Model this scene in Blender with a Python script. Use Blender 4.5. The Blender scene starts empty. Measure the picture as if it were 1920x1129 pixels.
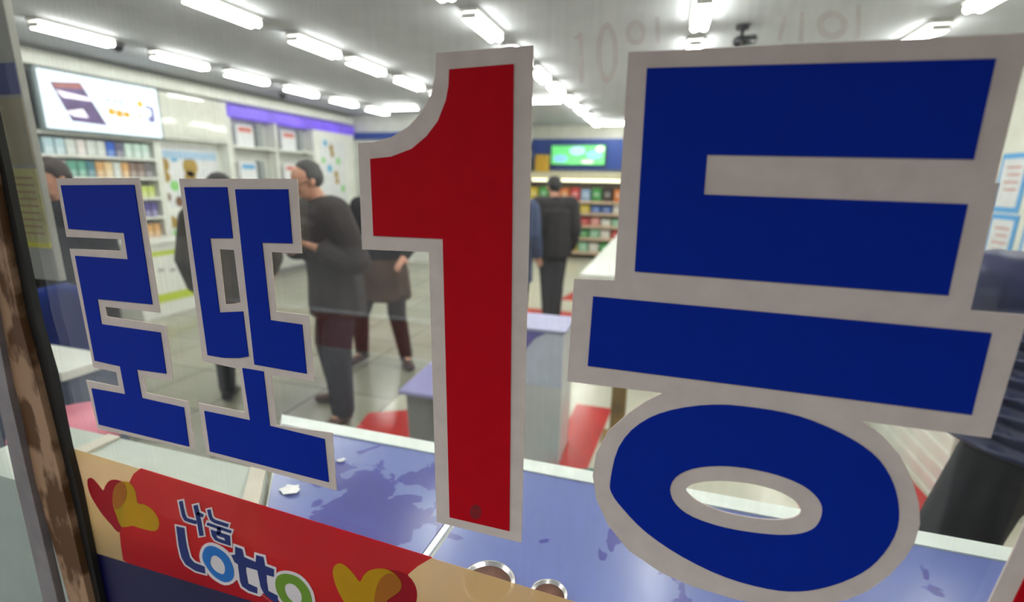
import bpy, bmesh, math, random
from mathutils import Vector, Matrix
from mathutils.geometry import tessellate_polygon
random.seed(7)
sc = bpy.context.scene
COL = sc.collection

# ------------------------------------------------------------------ camera, world, exposure
cam_d = bpy.data.cameras.new('camera')
cam = bpy.data.objects.new('camera', cam_d)
COL.objects.link(cam)
sc.camera = cam
cam_d.sensor_fit = 'HORIZONTAL'
cam_d.sensor_width = 36.0
cam_d.lens = 36.0 * 924.0 / 1920.0
cam_d.clip_start = 0.05
cam_d.clip_end = 200
R = Matrix(((0.95622997, -0.08610424, 0.27966105), (0.29204324, 0.22104652, -0.93051017), (0.01830277, 0.97145483, 0.23651747)))
cam.matrix_world = Matrix.Translation((0, 0, 1.6)) @ R.to_4x4()
cam_d.dof.use_dof = True
cam_d.dof.focus_distance = 0.78
cam_d.dof.aperture_fstop = 2.0
vs = sc.view_settings
sc.display_settings.display_device = 'sRGB'
vs.view_transform = 'Standard'
vs.look = 'None'
vs.gamma = 1.0
vs.exposure = 0.0
vs.use_curve_mapping = False
W = bpy.data.worlds.new('overcast_sky')
sc.world = W
W.use_nodes = True
bg = W.node_tree.nodes['Background']
bg.inputs[0].default_value = (0.86, 0.92, 1.0, 1)
bg.inputs[1].default_value = 4.2
LAMP = 26.0       # brightness of the ceiling tubes

# ------------------------------------------------------------------ helpers
def lin(c):
    return tuple((x / 255 / 12.92) if x / 255 <= 0.04045 else ((x / 255 + 0.055) / 1.055) ** 2.4 for x in c)
MATS = {}
def mat(name, rgb, rough=0.5, metal=0.0, var=0.06, scale=12.0, emit=None, spec=0.5, trans=0.0, bump=0.0):
    """procedural material: a base colour broken up by noise"""
    if name in MATS: return MATS[name]
    m = bpy.data.materials.new(name); m.use_nodes = True
    nt = m.node_tree; b = nt.nodes['Principled BSDF']
    c = lin(rgb)
    tc = nt.nodes.new('ShaderNodeTexCoord'); nz = nt.nodes.new('ShaderNodeTexNoise')
    nz.inputs['Scale'].default_value = scale; nz.inputs['Detail'].default_value = 4
    nt.links.new(tc.outputs['Object'], nz.inputs['Vector'])
    rp = nt.nodes.new('ShaderNodeValToRGB')
    rp.color_ramp.elements[0].position = 0.3; rp.color_ramp.elements[1].position = 0.7
    rp.color_ramp.elements[0].color = tuple(x * (1 - var) for x in c) + (1,)
    rp.color_ramp.elements[1].color = tuple(min(1, x * (1 + var)) for x in c) + (1,)
    nt.links.new(nz.outputs['Fac'], rp.inputs[0])
    nt.links.new(rp.outputs[0], b.inputs['Base Color'])
    b.inputs['Roughness'].default_value = rough; b.inputs['Metallic'].default_value = metal
    b.inputs['Specular IOR Level'].default_value = spec
    if emit:
        b.inputs['Emission Color'].default_value = c + (1,); b.inputs['Emission Strength'].default_value = emit
        if True: nt.links.new(rp.outputs[0], b.inputs['Emission Color'])
    if bump:
        bp = nt.nodes.new('ShaderNodeBump'); bp.inputs['Strength'].default_value = bump
        nt.links.new(nz.outputs['Fac'], bp.inputs['Height']); nt.links.new(bp.outputs[0], b.inputs['Normal'])
    if trans:
        out = nt.nodes['Material Output']; tr = nt.nodes.new('ShaderNodeBsdfTranslucent'); mx = nt.nodes.new('ShaderNodeMixShader')
        nt.links.new(rp.outputs[0], tr.inputs[0]); mx.inputs[0].default_value = trans
        nt.links.new(b.outputs[0], mx.inputs[1]); nt.links.new(tr.outputs[0], mx.inputs[2]); nt.links.new(mx.outputs[0], out.inputs[0])
    MATS[name] = m
    return m
def see_through(name, rgb, alpha, trans=0.5, rough=0.4, clear=0.5):
    """coloured film or wrap that lets part of the scene behind it show"""
    if name in MATS: return MATS[name]
    m = mat(name, rgb, rough, var=0.04, trans=trans); nt = m.node_tree; out = nt.nodes['Material Output']
    src = out.inputs[0].links[0].from_socket
    tp = nt.nodes.new('ShaderNodeBsdfTransparent'); mx = nt.nodes.new('ShaderNodeMixShader')
    c = lin(rgb); tp.inputs[0].default_value = tuple(clear + (1 - clear) * x for x in c) + (1,)
    mx.inputs[0].default_value = alpha
    nt.links.new(tp.outputs[0], mx.inputs[1]); nt.links.new(src, mx.inputs[2]); nt.links.new(mx.outputs[0], out.inputs[0])
    return m
class MB:
    """collects shapes, links them as ONE mesh object"""
    def __init__(s): s.bm = bmesh.new()
    def box(s, x0, x1, y0, y1, z0, z1, bev=0.0, rot=0.0, org=None):
        b = bmesh.new(); bmesh.ops.create_cube(b, size=1)
        bmesh.ops.scale(b, vec=(abs(x1 - x0), abs(y1 - y0), abs(z1 - z0)), verts=b.verts)
        if bev: bmesh.ops.bevel(b, geom=b.edges[:], offset=bev, segments=2, affect='EDGES', profile=0.5)
        bmesh.ops.translate(b, vec=((x0 + x1) / 2, (y0 + y1) / 2, (z0 + z1) / 2), verts=b.verts)
        s._add(b); return s
    def tube(s, p0, p1, r0, r1=None, seg=16):
        r1 = r0 if r1 is None else r1
        p0 = Vector(p0); p1 = Vector(p1); d = p1 - p0
        b = bmesh.new(); bmesh.ops.create_cone(b, cap_ends=True, segments=seg, radius1=r0, radius2=r1, depth=d.length)
        q = d.to_track_quat('Z', 'Y').to_matrix().to_4x4()
        bmesh.ops.transform(b, matrix=Matrix.Translation((p0 + p1) / 2) @ q, verts=b.verts)
        s._add(b, smooth=True); return s
    def ball(s, c, r, seg=20):
        r = (r, r, r) if isinstance(r, (int, float)) else r
        b = bmesh.new(); bmesh.ops.create_uvsphere(b, u_segments=seg, v_segments=seg // 2, radius=1)
        bmesh.ops.scale(b, vec=r, verts=b.verts); bmesh.ops.translate(b, vec=c, verts=b.verts)
        s._add(b, smooth=True); return s
    def lathe(s, prof, c=(0, 0, 0), seg=28, sx=1, sy=1):
        b = bmesh.new(); rings = []
        for r, z in prof:
            rings.append([b.verts.new((c[0] + sx * r * math.cos(2 * math.pi * k / seg), c[1] + sy * r * math.sin(2 * math.pi * k / seg), c[2] + z)) for k in range(seg)])
        for a, d in zip(rings, rings[1:]):
            for k in range(seg): b.faces.new((a[k], a[(k + 1) % seg], d[(k + 1) % seg], d[k]))
        b.faces.new(rings[0][::-1]); b.faces.new(rings[-1])
        s._add(b, smooth=True); return s
    def prism(s, loops, axis, a0, a1):
        """loops of 2D points (first outer, others holes) extruded along an axis between a0 and a1"""
        def P(p, a): return {'y': (p[0], a, p[1]), 'x': (a, p[0], p[1]), 'z': (p[0], p[1], a)}[axis]
        flat = [p for l in loops for p in l]
        tris = tessellate_polygon([[Vector((p[0], p[1], 0)) for p in l] for l in loops])
        b = bmesh.new(); A = [b.verts.new(P(p, a0)) for p in flat]; B = [b.verts.new(P(p, a1)) for p in flat]
        for t in tris:
            try:
                b.faces.new([A[i] for i in t]); b.faces.new([B[i] for i in reversed(t)])
            except ValueError: pass
        o = 0
        for l in loops:
            n = len(l)
            for i in range(n):
                try: b.faces.new((A[o + i], A[o + (i + 1) % n], B[o + (i + 1) % n], B[o + i]))
                except ValueError: pass
            o += n
        bmesh.ops.recalc_face_normals(b, faces=b.faces[:])
        s._add(b); return s
    def _add(s, b, smooth=False):
        for f in b.faces: f.smooth = smooth
        me = bpy.data.meshes.new('t'); b.to_mesh(me); b.free(); s.bm.from_mesh(me); bpy.data.meshes.remove(me)
    def build(s, name, m, parent=None, loc=None):
        me = bpy.data.meshes.new(name); s.bm.to_mesh(me); s.bm.free()
        o = bpy.data.objects.new(name, me); COL.objects.link(o); me.materials.append(m)
        if parent: o.parent = parent
        if loc: o.location = loc
        return o
def tag(o, label=None, cat=None, group=None, kind=None):
    if label: o['label'] = label
    if cat: o['category'] = cat
    if group: o['group'] = group
    if kind: o['kind'] = kind
    return o
def thing(name, label, cat, loc=(0, 0, 0), rz=0.0, group=None):
    o = bpy.data.objects.new(name, None); COL.objects.link(o); o.location = loc; o.rotation_euler = (0, 0, rz)
    o.empty_display_size = 0.1
    return tag(o, label, cat, group)
def struct(name, mb, m):
    o = mb.build(name, m); o['kind'] = 'structure'; return o
def copy_tree(o, parent=None):
    c = o.copy(); COL.objects.link(c); c.parent = parent
    for ch in [k for k in list(o.children)]: copy_tree(ch, c)
    return c
ORD = ['first', 'second', 'third', 'fourth', 'fifth', 'sixth', 'seventh', 'eighth', 'ninth', 'tenth', 'eleventh', 'twelfth', 'thirteenth', 'fourteenth']

# outlines of the window lettering, x and z on the pane in tenths of a millimetre
OUT={
'ro_face':[[(-9865,15789),(-8175,15830),(-8194,13849),(-9498,13829),(-9512,13360),(-8110,13355),(-8124,12600),(-8830,12584),(-8819,12027),(-7834,11999),(-7847,11230),(-10091,11283),(-10097,12033),(-9224,12039),(-9231,12593),(-9864,12621),(-9849,14581),(-8587,14595),(-8575,15042),(-9879,15052)]],
'ro_border':[[(-9965,15901),(-8062,15939),(-8056,13710),(-9368,13697),(-9364,13517),(-7972,13493),(-8000,12479),(-8690,12462),(-8704,12146),(-7728,12124),(-7725,11174),(-10164,11177),(-10222,12180),(-9368,12164),(-9374,12454),(-9953,12474),(-9977,14695),(-8696,14735),(-8685,14930),(-9992,14906)]],
'tto_face1':[[(-7129,15814),(-6299,15832),(-6301,15068),(-6751,15045),(-6745,13844),(-6267,13907),(-6257,13153),(-6454,13102),(-6776,13065),(-7117,13070)]],
'tto_face2':[[(-6148,15804),(-5197,15825),(-5204,15046),(-5754,15030),(-5745,13814),(-5154,13804),(-5147,13005),(-6153,13028)]],
'tto_face3':[[(-6412,12929),(-5988,12926),(-5978,11959),(-4910,11910),(-4892,11134),(-7363,11226),(-7364,12007),(-6378,11992)]],
'tto_border':[[(-7226,15941),(-5033,15976),(-5061,14905),(-5611,14894),(-5629,13964),(-5029,13963),(-5024,12887),(-5852,12874),(-5858,11991),(-4763,12043),(-4764,11000),(-7474,11147),(-7491,12134),(-6487,12122),(-6493,12898),(-7260,12942)],
 [(-6608,14880),(-6315,14884),(-6304,14051),(-6462,14012),(-6619,13989)]],
'one_face':[[(-2661,17311),(-1838,17335),(-1778,10984),(-2734,10990),(-2780,15237),(-3829,15228),(-3822,16253),(-3507,16282),(-3199,16383),(-2982,16539),(-2822,16717),(-2709,16959),(-2671,17130)]],
'one_border':[[(-2836,17505),(-1605,17528),(-1594,10821),(-2960,10840),(-2995,15047),(-4029,15024),(-4006,16458),(-3753,16471),(-3496,16530),(-3243,16658),(-3049,16835),(-2918,17033),(-2855,17247)]],
'deung_face1':[[(-315,17224),(2794,17173),(2801,16283),(397,16320),(408,15892),(2837,15861),(2850,14946),(-276,14975)]],
'deung_face2':[[(-754,14626),(3285,14589),(3294,13688),(-770,13708)]],
'deung_face3':[[(-381,12108),(-370,12264),(-347,12456),(-305,12631),(-242,12772),(-163,12898),(-68,13008),(41,13105),(164,13187),(300,13257),(454,13318),(619,13369),(782,13405),(937,13427),(1091,13435),(1244,13437),(1397,13435),(1550,13426),(1701,13406),(1855,13369),(2008,13321),(2150,13267),(2278,13209),(2395,13145),(2496,13076),(2578,13001),(2645,12920),(2703,12834),(2754,12741),(2796,12642),(2831,12539),(2859,12430),(2878,12317),(2884,12200),(2872,12078),(2846,11953),(2809,11833),(2765,11723),(2711,11618),(2643,11518),(2556,11419),(2454,11323),(2348,11239),(2244,11169),(2138,11110),(2027,11063),(1916,11029),(1802,11008),(1671,10997),(1516,10996),(1344,11006),(1167,11030),(987,11071),(802,11127),(623,11193),(450,11270),(284,11358),(136,11449),(9,11546),(-98,11646),(-187,11735),(-255,11805),(-304,11863),(-341,11922),(-367,11971),(-381,12020)],
 [(383,12149),(385,12216),(403,12283),(436,12346),(485,12405),(550,12459),(626,12507),(714,12546),(813,12579),(915,12604),(1015,12622),(1118,12633),(1226,12638),(1344,12636),(1467,12629),(1581,12615),(1685,12593),(1782,12565),(1867,12532),(1937,12492),(1996,12446),(2043,12398),(2078,12349),(2102,12297),(2115,12241),(2118,12177),(2110,12108),(2094,12046),(2072,11997),(2041,11956),(1999,11918),(1945,11882),(1880,11850),(1803,11823),(1715,11800),(1614,11782),(1501,11767),(1370,11756),(1226,11748),(1084,11750),(946,11762),(811,11782),(695,11812),(603,11850),(530,11896),(472,11949),(427,12011),(397,12080)]],
'deung_border':[[(-527,17400),(3017,17378),(3019,16068),(3053,16068),(3070,14804),(3544,14799),(3512,13447),(2337,13446),(2562,13301),(2759,13100),(2926,12813),(3033,12551),(3091,12287),(3084,12037),(3029,11820),(2921,11552),(2748,11281),(2560,11091),(2296,10929),(1956,10789),(1654,10736),(1326,10717),(799,10762),(379,10862),(-63,11093),(-366,11424),(-548,11784),(-619,12139),(-596,12481),(-462,12819),(-211,13134),(-15,13327),(174,13465),(-1029,13451),(-1004,14830),(-507,14847)],
 [(578,12207),(601,12240),(641,12276),(696,12309),(765,12340),(848,12368),(938,12391),(1038,12409),(1145,12422),(1251,12428),(1358,12428),(1465,12421),(1562,12407),(1646,12385),(1720,12356),(1781,12325),(1830,12290),(1865,12253),(1888,12217),(1897,12184),(1893,12151),(1879,12121),(1853,12092),(1816,12065),(1774,12042),(1728,12022),(1676,12006),(1616,11991),(1546,11979),(1468,11968),(1380,11962),(1278,11959),(1167,11960),(1060,11968),(957,11985),(859,12008),(775,12034),(711,12063),(662,12094),(625,12125),(596,12152),(578,12178)]],
'next_border':[[(4106,13392),(5439,13480),(5789,11437),(3812,10732),(3878,11322),(3973,12195),(4019,12906)]],
'next_face':[[(4252,12735),(5291,12891),(5490,11571),(4050,11082),(4080,11387),(4127,11844),(4167,12220)]],
'stain':[[(-2214,11206),(-2216,11177),(-2223,11149),(-2234,11122),(-2249,11098),(-2266,11078),(-2286,11064),(-2307,11055),(-2328,11054),(-2348,11058),(-2366,11069),(-2381,11086),(-2392,11108),(-2399,11134),(-2401,11162),(-2399,11191),(-2392,11220),(-2381,11247),(-2366,11271),(-2348,11290),(-2328,11304),(-2307,11312),(-2287,11313),(-2267,11309),(-2249,11298),(-2235,11281),(-2223,11259),(-2216,11234)]],
'banner_base':[[(-11242,10589),(16600,9062),(16600,8350),(-11208,8092)]],
'banner_navy':[[(-11208,8092),(16600,8370),(16600,4500),(-11708,4500)]],
'banner_red':[[(-9196,10507),(-3048,10163),(-3308,9930),(-3498,9712),(-3489,9389),(-3385,8995),(-3290,8167),(-10071,8103),(-10199,8140),(-10186,8457),(-10145,8827),(-10021,9360),(-9778,9782),(-9569,10138),(-9428,10332)]],
'heartL_red':[[(-10778,9920),(-10740,9962),(-10695,9981),(-10651,9990),(-10602,9979),(-10543,9934),(-10482,9875),(-10428,9802),(-10379,9757),(-10341,9798),(-10299,9872),(-10232,9949),(-10158,10020),(-10085,10062),(-10013,10087),(-9946,10099),(-9882,10100),(-9817,10098),(-9758,10084),(-9708,10054),(-9675,10007),(-9669,9938),(-9683,9857),(-9714,9782),(-9759,9691),(-9823,9556),(-9890,9401),(-9938,9231),(-9992,9067),(-10075,8915),(-10167,8822),(-10251,8866),(-10334,8961),(-10423,9037),(-10510,9120),(-10584,9213),(-10651,9310),(-10713,9406),(-10763,9507),(-10797,9623),(-10812,9738),(-10803,9840)]],
'heartL_yellow':[[(-10119,9695),(-10083,9796),(-10035,9886),(-9970,9967),(-9897,10033),(-9825,10075),(-9754,10102),(-9687,10121),(-9623,10123),(-9563,10104),(-9511,10064),(-9471,9997),(-9445,9910),(-9457,9788),(-9457,9685),(-9387,9677),(-9293,9691),(-9197,9673),(-9106,9639),(-9037,9579),(-8986,9508),(-8959,9439),(-8953,9366),(-8972,9286),(-9009,9213),(-9054,9165),(-9111,9133),(-9180,9114),(-9267,9105),(-9391,9098),(-9521,9096),(-9620,9104),(-9725,9100),(-9888,9031),(-10036,8990),(-10092,9080),(-10115,9215),(-10145,9342),(-10160,9468),(-10147,9586)]],
'heartL_orange':[[(-10113,9697),(-10079,9795),(-10030,9883),(-9965,9963),(-9894,10028),(-9819,10076),(-9755,10097),(-9717,10075),(-9696,10024),(-9688,9945),(-9697,9854),(-9727,9770),(-9773,9687),(-9830,9606),(-9899,9529),(-9988,9451),(-10071,9402),(-10117,9415),(-10138,9474),(-10135,9578)]],
'heartR_red':[[(-3837,9695),(-3762,9722),(-3689,9719),(-3608,9715),(-3533,9699),(-3473,9667),(-3424,9623),(-3387,9564),(-3362,9498),(-3347,9432),(-3344,9359),(-3350,9276),(-3371,9180),(-3409,9064),(-3470,8927),(-3570,8758),(-3690,8578),(-3818,8372),(-3940,8234),(-4036,8291),(-4110,8437),(-4161,8610),(-4186,8798),(-4178,8963),(-4144,9127),(-4091,9307),(-4021,9473),(-3930,9604)]],
'heartR_yellow':[[(-4965,9349),(-4948,9425),(-4917,9488),(-4874,9531),(-4826,9557),(-4784,9569),(-4740,9565),(-4682,9541),(-4623,9502),(-4571,9454),(-4521,9401),(-4472,9335),(-4426,9298),(-4389,9354),(-4352,9438),(-4305,9505),(-4249,9566),(-4180,9614),(-4104,9653),(-4026,9682),(-3952,9699),(-3892,9703),(-3837,9695),(-3780,9675),(-3726,9643),(-3677,9599),(-3640,9548),(-3625,9496),(-3627,9443),(-3641,9388),(-3671,9332),(-3720,9274),(-3779,9214),(-3838,9158),(-3900,9090),(-3962,8993),(-4028,8874),(-4105,8722),(-4187,8567),(-4264,8423),(-4346,8332),(-4437,8362),(-4535,8453),(-4640,8575),(-4740,8713),(-4820,8843),(-4883,8966),(-4923,9077),(-4948,9177),(-4963,9267)]],
'heartR_orange':[[(-3923,9586),(-3882,9620),(-3840,9640),(-3783,9647),(-3726,9637),(-3679,9598),(-3645,9546),(-3632,9494),(-3635,9440),(-3648,9388),(-3677,9333),(-3725,9275),(-3785,9214),(-3844,9159),(-3906,9090),(-3972,8989),(-4040,8870),(-4114,8711),(-4173,8611),(-4185,8705),(-4177,8865),(-4164,8999),(-4144,9127),(-4118,9236),(-4086,9331),(-4056,9407),(-4021,9473),(-3973,9535)]],
'white0':[[(-8365,10001),(-8356,9795),(-8344,9652),(-8287,9546),(-8162,9529),(-7949,9528),(-7875,9693),(-8082,9695),(-8145,9695),(-8164,9745),(-8173,9869),(-8183,10072)]],
'white1':[[(-8015,9989),(-7981,9599),(-7977,9268),(-7777,9347),(-7784,9681),(-7820,10071)]],
'white2':[[(-7988,9771),(-7779,9714),(-7677,9865),(-7884,9922)]],
'white3':[[(-7685,9974),(-7672,9819),(-7640,9722),(-7540,9674),(-7184,9653),(-7112,9808),(-7456,9830),(-7493,9846),(-7505,9897),(-7518,10044)]],
'white4':[[(-7768,9580),(-7127,9539),(-7060,9682),(-7696,9726)]],
'white5':[[(-7491,9664),(-7537,9435),(-7354,9475),(-7310,9702)]],
'white6':[[(-7666,9579),(-7131,9560),(-7152,9258),(-7467,9270),(-7591,9293),(-7655,9384)]],
'white7':[[(-8537,9434),(-8244,9452),(-8253,9235),(-8255,9031),(-8223,8777),(-8144,8700),(-7871,8674),(-7888,8429),(-8200,8419),(-8450,8505),(-8539,8657),(-8562,8935)]],
'white8':[[(-8002,8910),(-7963,9004),(-7903,9098),(-7822,9174),(-7731,9224),(-7640,9249),(-7551,9252),(-7459,9235),(-7373,9205),(-7301,9170),(-7237,9120),(-7187,9051),(-7149,8973),(-7123,8886),(-7111,8791),(-7121,8690),(-7150,8589),(-7201,8503),(-7274,8433),(-7366,8372),(-7473,8331),(-7572,8332),(-7656,8354),(-7737,8383),(-7816,8433),(-7892,8513),(-7955,8599),(-7996,8672),(-8019,8746),(-8021,8827)]],
'white9':[[(-7123,9369),(-6867,9346),(-6851,9180),(-6676,9154),(-6646,9305),(-6395,9308),(-6380,9118),(-6179,9101),(-6211,8824),(-6376,8827),(-6377,8737),(-6370,8569),(-6159,8520),(-6205,8215),(-6430,8292),(-6582,8378),(-6648,8524),(-6676,8863),(-6836,8864),(-6839,8836),(-6825,8598),(-6618,8569),(-6651,8321),(-6919,8325),(-7086,8388),(-7131,8509),(-7128,8881),(-7196,8907),(-7275,9123),(-7157,9160)]],
'white10':[[(-6265,8878),(-6213,8953),(-6145,9014),(-6067,9059),(-5986,9090),(-5903,9106),(-5820,9110),(-5735,9104),(-5650,9080),(-5572,9030),(-5505,8966),(-5454,8891),(-5417,8811),(-5399,8734),(-5392,8663),(-5386,8598),(-5392,8524),(-5420,8434),(-5471,8341),(-5549,8261),(-5644,8203),(-5752,8170),(-5862,8161),(-5966,8180),(-6061,8222),(-6141,8287),(-6206,8364),(-6258,8448),(-6294,8537),(-6309,8627),(-6308,8713),(-6295,8795)]],
'white11':[[(-7188,8943),(-7073,8925),(-6882,8905),(-6625,8917),(-6254,8877),(-6207,8647),(-6201,8477),(-6423,8508),(-6508,8433),(-6694,8376),(-6901,8377),(-7065,8517),(-7179,8546),(-7156,8803)]],
'navy0':[[(-8318,9985),(-8310,9814),(-8299,9675),(-8252,9583),(-8142,9571),(-7968,9570),(-7930,9653),(-8102,9654),(-8180,9658),(-8208,9722),(-8218,9851),(-8226,10021)]],
'navy1':[[(-7968,9975),(-7937,9617),(-7932,9321),(-7822,9364),(-7828,9662),(-7860,10020)]],
'navy2':[[(-7928,9802),(-7784,9762),(-7736,9835),(-7879,9874)]],
'navy3':[[(-7639,9959),(-7629,9839),(-7602,9754),(-7518,9714),(-7200,9695),(-7165,9771),(-7477,9790),(-7530,9814),(-7547,9877),(-7558,9994)]],
'navy4':[[(-7712,9619),(-7143,9581),(-7113,9645),(-7680,9684)]],
'navy5':[[(-7456,9636),(-7487,9481),(-7389,9502),(-7359,9657)]],
'navy_m':[[(-7625,9543),(-7174,9522),(-7187,9297),(-7446,9310),(-7558,9331),(-7613,9410)],
 [(-7519,9446),(-7319,9438),(-7299,9377),(-7474,9390)]],
'navy_L':[[(-8496,9398),(-8290,9410),(-8298,9219),(-8300,9011),(-8267,8747),(-8176,8658),(-7917,8633),(-7927,8468),(-8175,8463),(-8411,8544),(-8493,8685),(-8515,8955)]],
'navy_tt':[[(-7082,9313),(-6918,9297),(-6902,9131),(-6640,9094),(-6607,9254),(-6444,9256),(-6430,9068),(-6234,9052),(-6254,8877),(-6422,8877),(-6430,8716),(-6422,8521),(-6214,8473),(-6236,8279),(-6393,8343),(-6535,8425),(-6595,8556),(-6625,8917),(-6880,8918),(-6894,8816),(-6879,8547),(-6676,8519),(-6694,8376),(-6888,8381),(-7037,8437),(-7075,8539),(-7073,8925),(-7147,8954),(-7205,9098),(-7110,9124)]],
'blue_o':[[(-7922,8921),(-7890,8997),(-7845,9068),(-7791,9119),(-7728,9154),(-7662,9173),(-7589,9175),(-7507,9160),(-7427,9133),(-7361,9100),(-7305,9056),(-7260,8995),(-7225,8922),(-7201,8843),(-7191,8759),(-7200,8671),(-7223,8591),(-7257,8533),(-7306,8487),(-7375,8441),(-7452,8412),(-7528,8413),(-7603,8432),(-7677,8459),(-7747,8504),(-7818,8579),(-7878,8661),(-7915,8727),(-7935,8789),(-7937,8854)],
 [(-7753,8792),(-7733,8857),(-7698,8918),(-7646,8960),(-7586,8980),(-7528,8966),(-7475,8932),(-7434,8883),(-7407,8824),(-7400,8760),(-7409,8697),(-7433,8637),(-7468,8592),(-7512,8577),(-7563,8581),(-7622,8595),(-7677,8621),(-7716,8656),(-7742,8699),(-7755,8742)]],
'green_o':[[(-6206,8867),(-6170,8920),(-6121,8964),(-6061,8999),(-5993,9025),(-5921,9039),(-5846,9043),(-5768,9037),(-5693,9016),(-5622,8971),(-5561,8912),(-5513,8843),(-5479,8769),(-5463,8699),(-5457,8632),(-5451,8572),(-5456,8511),(-5478,8440),(-5517,8370),(-5574,8312),(-5647,8267),(-5737,8240),(-5833,8233),(-5925,8250),(-6011,8288),(-6085,8347),(-6146,8420),(-6194,8498),(-6227,8580),(-6241,8659),(-6240,8735),(-6229,8805)],
 [(-6023,8751),(-5988,8796),(-5941,8830),(-5886,8845),(-5830,8844),(-5782,8823),(-5740,8787),(-5703,8740),(-5678,8685),(-5672,8623),(-5678,8564),(-5689,8518),(-5710,8481),(-5744,8450),(-5788,8432),(-5841,8432),(-5896,8447),(-5945,8476),(-5987,8518),(-6017,8575),(-6035,8638),(-6037,8697)]],
'gasket':[[(-11339,17067),(-11339,24100),(-11015,24100),(-11015,15925),(-11028,15468),(-11056,13313),(-10946,12263),(-10975,10694),(-10923,9717),(-10955,8175),(-10968,6734),(-10968,2850),(-11356,2850),(-11356,6610),(-11377,9866),(-11459,12193),(-11528,13265),(-11488,14294),(-11407,15269)]],
'timber':[[(-11421,16186),(-11421,24100),(-11141,24100),(-11141,16187),(-11255,14328),(-11294,13321),(-11226,12271),(-11145,9990),(-11125,6801),(-11125,2850),(-11770,2850),(-11770,6596),(-11949,9820),(-11878,11506),(-11936,12831),(-11814,14489)]],
'alu':[[(-11936,16178),(-11936,24100),(-11505,24100),(-11505,16181),(-11749,13914),(-11920,11770),(-11946,9884),(-11967,6632),(-11967,2850),(-12473,2850),(-12473,6471),(-12398,9788),(-12325,11365),(-12218,14279)]],
'fad1':[[(-1094,17619),(-1056,17103),(-1001,17102),(-1040,17617)]],
'fad1b':[[(-1109,17553),(-1040,17614),(-1071,17643),(-1140,17582)]],
'fad2':[[(-636,17400),(-635,17330),(-639,17264),(-650,17204),(-666,17154),(-687,17117),(-711,17094),(-739,17087),(-767,17096),(-795,17121),(-821,17160),(-844,17212),(-862,17274),(-876,17342),(-883,17413),(-884,17483),(-879,17549),(-867,17607),(-851,17655),(-830,17691),(-805,17712),(-779,17718),(-751,17708),(-724,17684),(-698,17646),(-676,17596),(-658,17536),(-644,17470)],
 [(-700,17403),(-698,17350),(-699,17300),(-703,17254),(-710,17216),(-719,17188),(-731,17171),(-744,17165),(-757,17172),(-771,17190),(-784,17220),(-796,17258),(-806,17305),(-813,17356),(-818,17409),(-820,17463),(-818,17513),(-814,17557),(-807,17594),(-798,17622),(-786,17638),(-774,17643),(-761,17637),(-747,17619),(-734,17590),(-723,17552),(-713,17507),(-705,17457)]],
'fad3':[[(-350,17586),(-350,17558),(-356,17532),(-368,17508),(-384,17489),(-404,17475),(-427,17467),(-452,17465),(-478,17470),(-503,17481),(-525,17497),(-545,17519),(-560,17544),(-571,17571),(-576,17599),(-575,17628),(-568,17654),(-556,17677),(-540,17696),(-520,17709),(-496,17717),(-471,17718),(-446,17714),(-422,17703),(-399,17687),(-380,17666),(-365,17641),(-355,17614)],
 [(-406,17589),(-406,17574),(-409,17560),(-415,17547),(-423,17537),(-433,17529),(-444,17525),(-457,17524),(-470,17526),(-482,17532),(-493,17541),(-503,17552),(-511,17566),(-516,17581),(-519,17596),(-518,17611),(-515,17625),(-509,17638),(-501,17648),(-491,17656),(-480,17660),(-467,17661),(-454,17658),(-442,17653),(-431,17644),(-421,17632),(-413,17619),(-408,17604)]],
'fad4':[[(-276,17736),(-249,17475),(-199,17473),(-227,17733)]],
'fad5':[[(1559,17541),(1560,17512),(1554,17484),(1542,17460),(1524,17440),(1500,17425),(1472,17417),(1442,17415),(1410,17421),(1379,17432),(1350,17450),(1324,17473),(1304,17499),(1289,17529),(1281,17559),(1281,17588),(1287,17616),(1300,17640),(1319,17660),(1343,17674),(1371,17681),(1401,17683),(1432,17677),(1463,17665),(1491,17648),(1516,17625),(1536,17599),(1551,17571)],
 [(1495,17545),(1495,17530),(1492,17517),(1485,17504),(1475,17495),(1463,17487),(1448,17483),(1431,17483),(1415,17485),(1398,17491),(1383,17500),(1369,17512),(1359,17525),(1351,17539),(1347,17555),(1347,17569),(1350,17583),(1357,17595),(1367,17605),(1380,17612),(1395,17616),(1411,17616),(1428,17614),(1444,17608),(1459,17599),(1473,17587),(1483,17574),(1491,17560)]],
'fad6':[[(1599,17711),(1638,17410),(1684,17406),(1644,17706)]],
'fad7':[[(988,17426),(1015,17652),(972,17666),(944,17440)]],
'fad8':[[(1115,17690),(1145,17409),(1188,17405),(1158,17685)]],
}
def G(key): return [[(x / 10000, z / 10000) for x, z in l] for l in OUT[key]]

# ------------------------------------------------------------------ materials of the setting
m_ceil = mat('ceiling_paint', (186, 188, 194), 0.8, scale=3)
m_wall = mat('cream_wall', (226, 226, 214), 0.7, scale=4)
m_white = mat('white_laminate', (232, 234, 226), 0.35, scale=6)
m_blueband = mat('blue_fascia', (38, 70, 150), 0.5)
m_dark = mat('dark_rubber', (24, 22, 16), 0.6)

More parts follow.
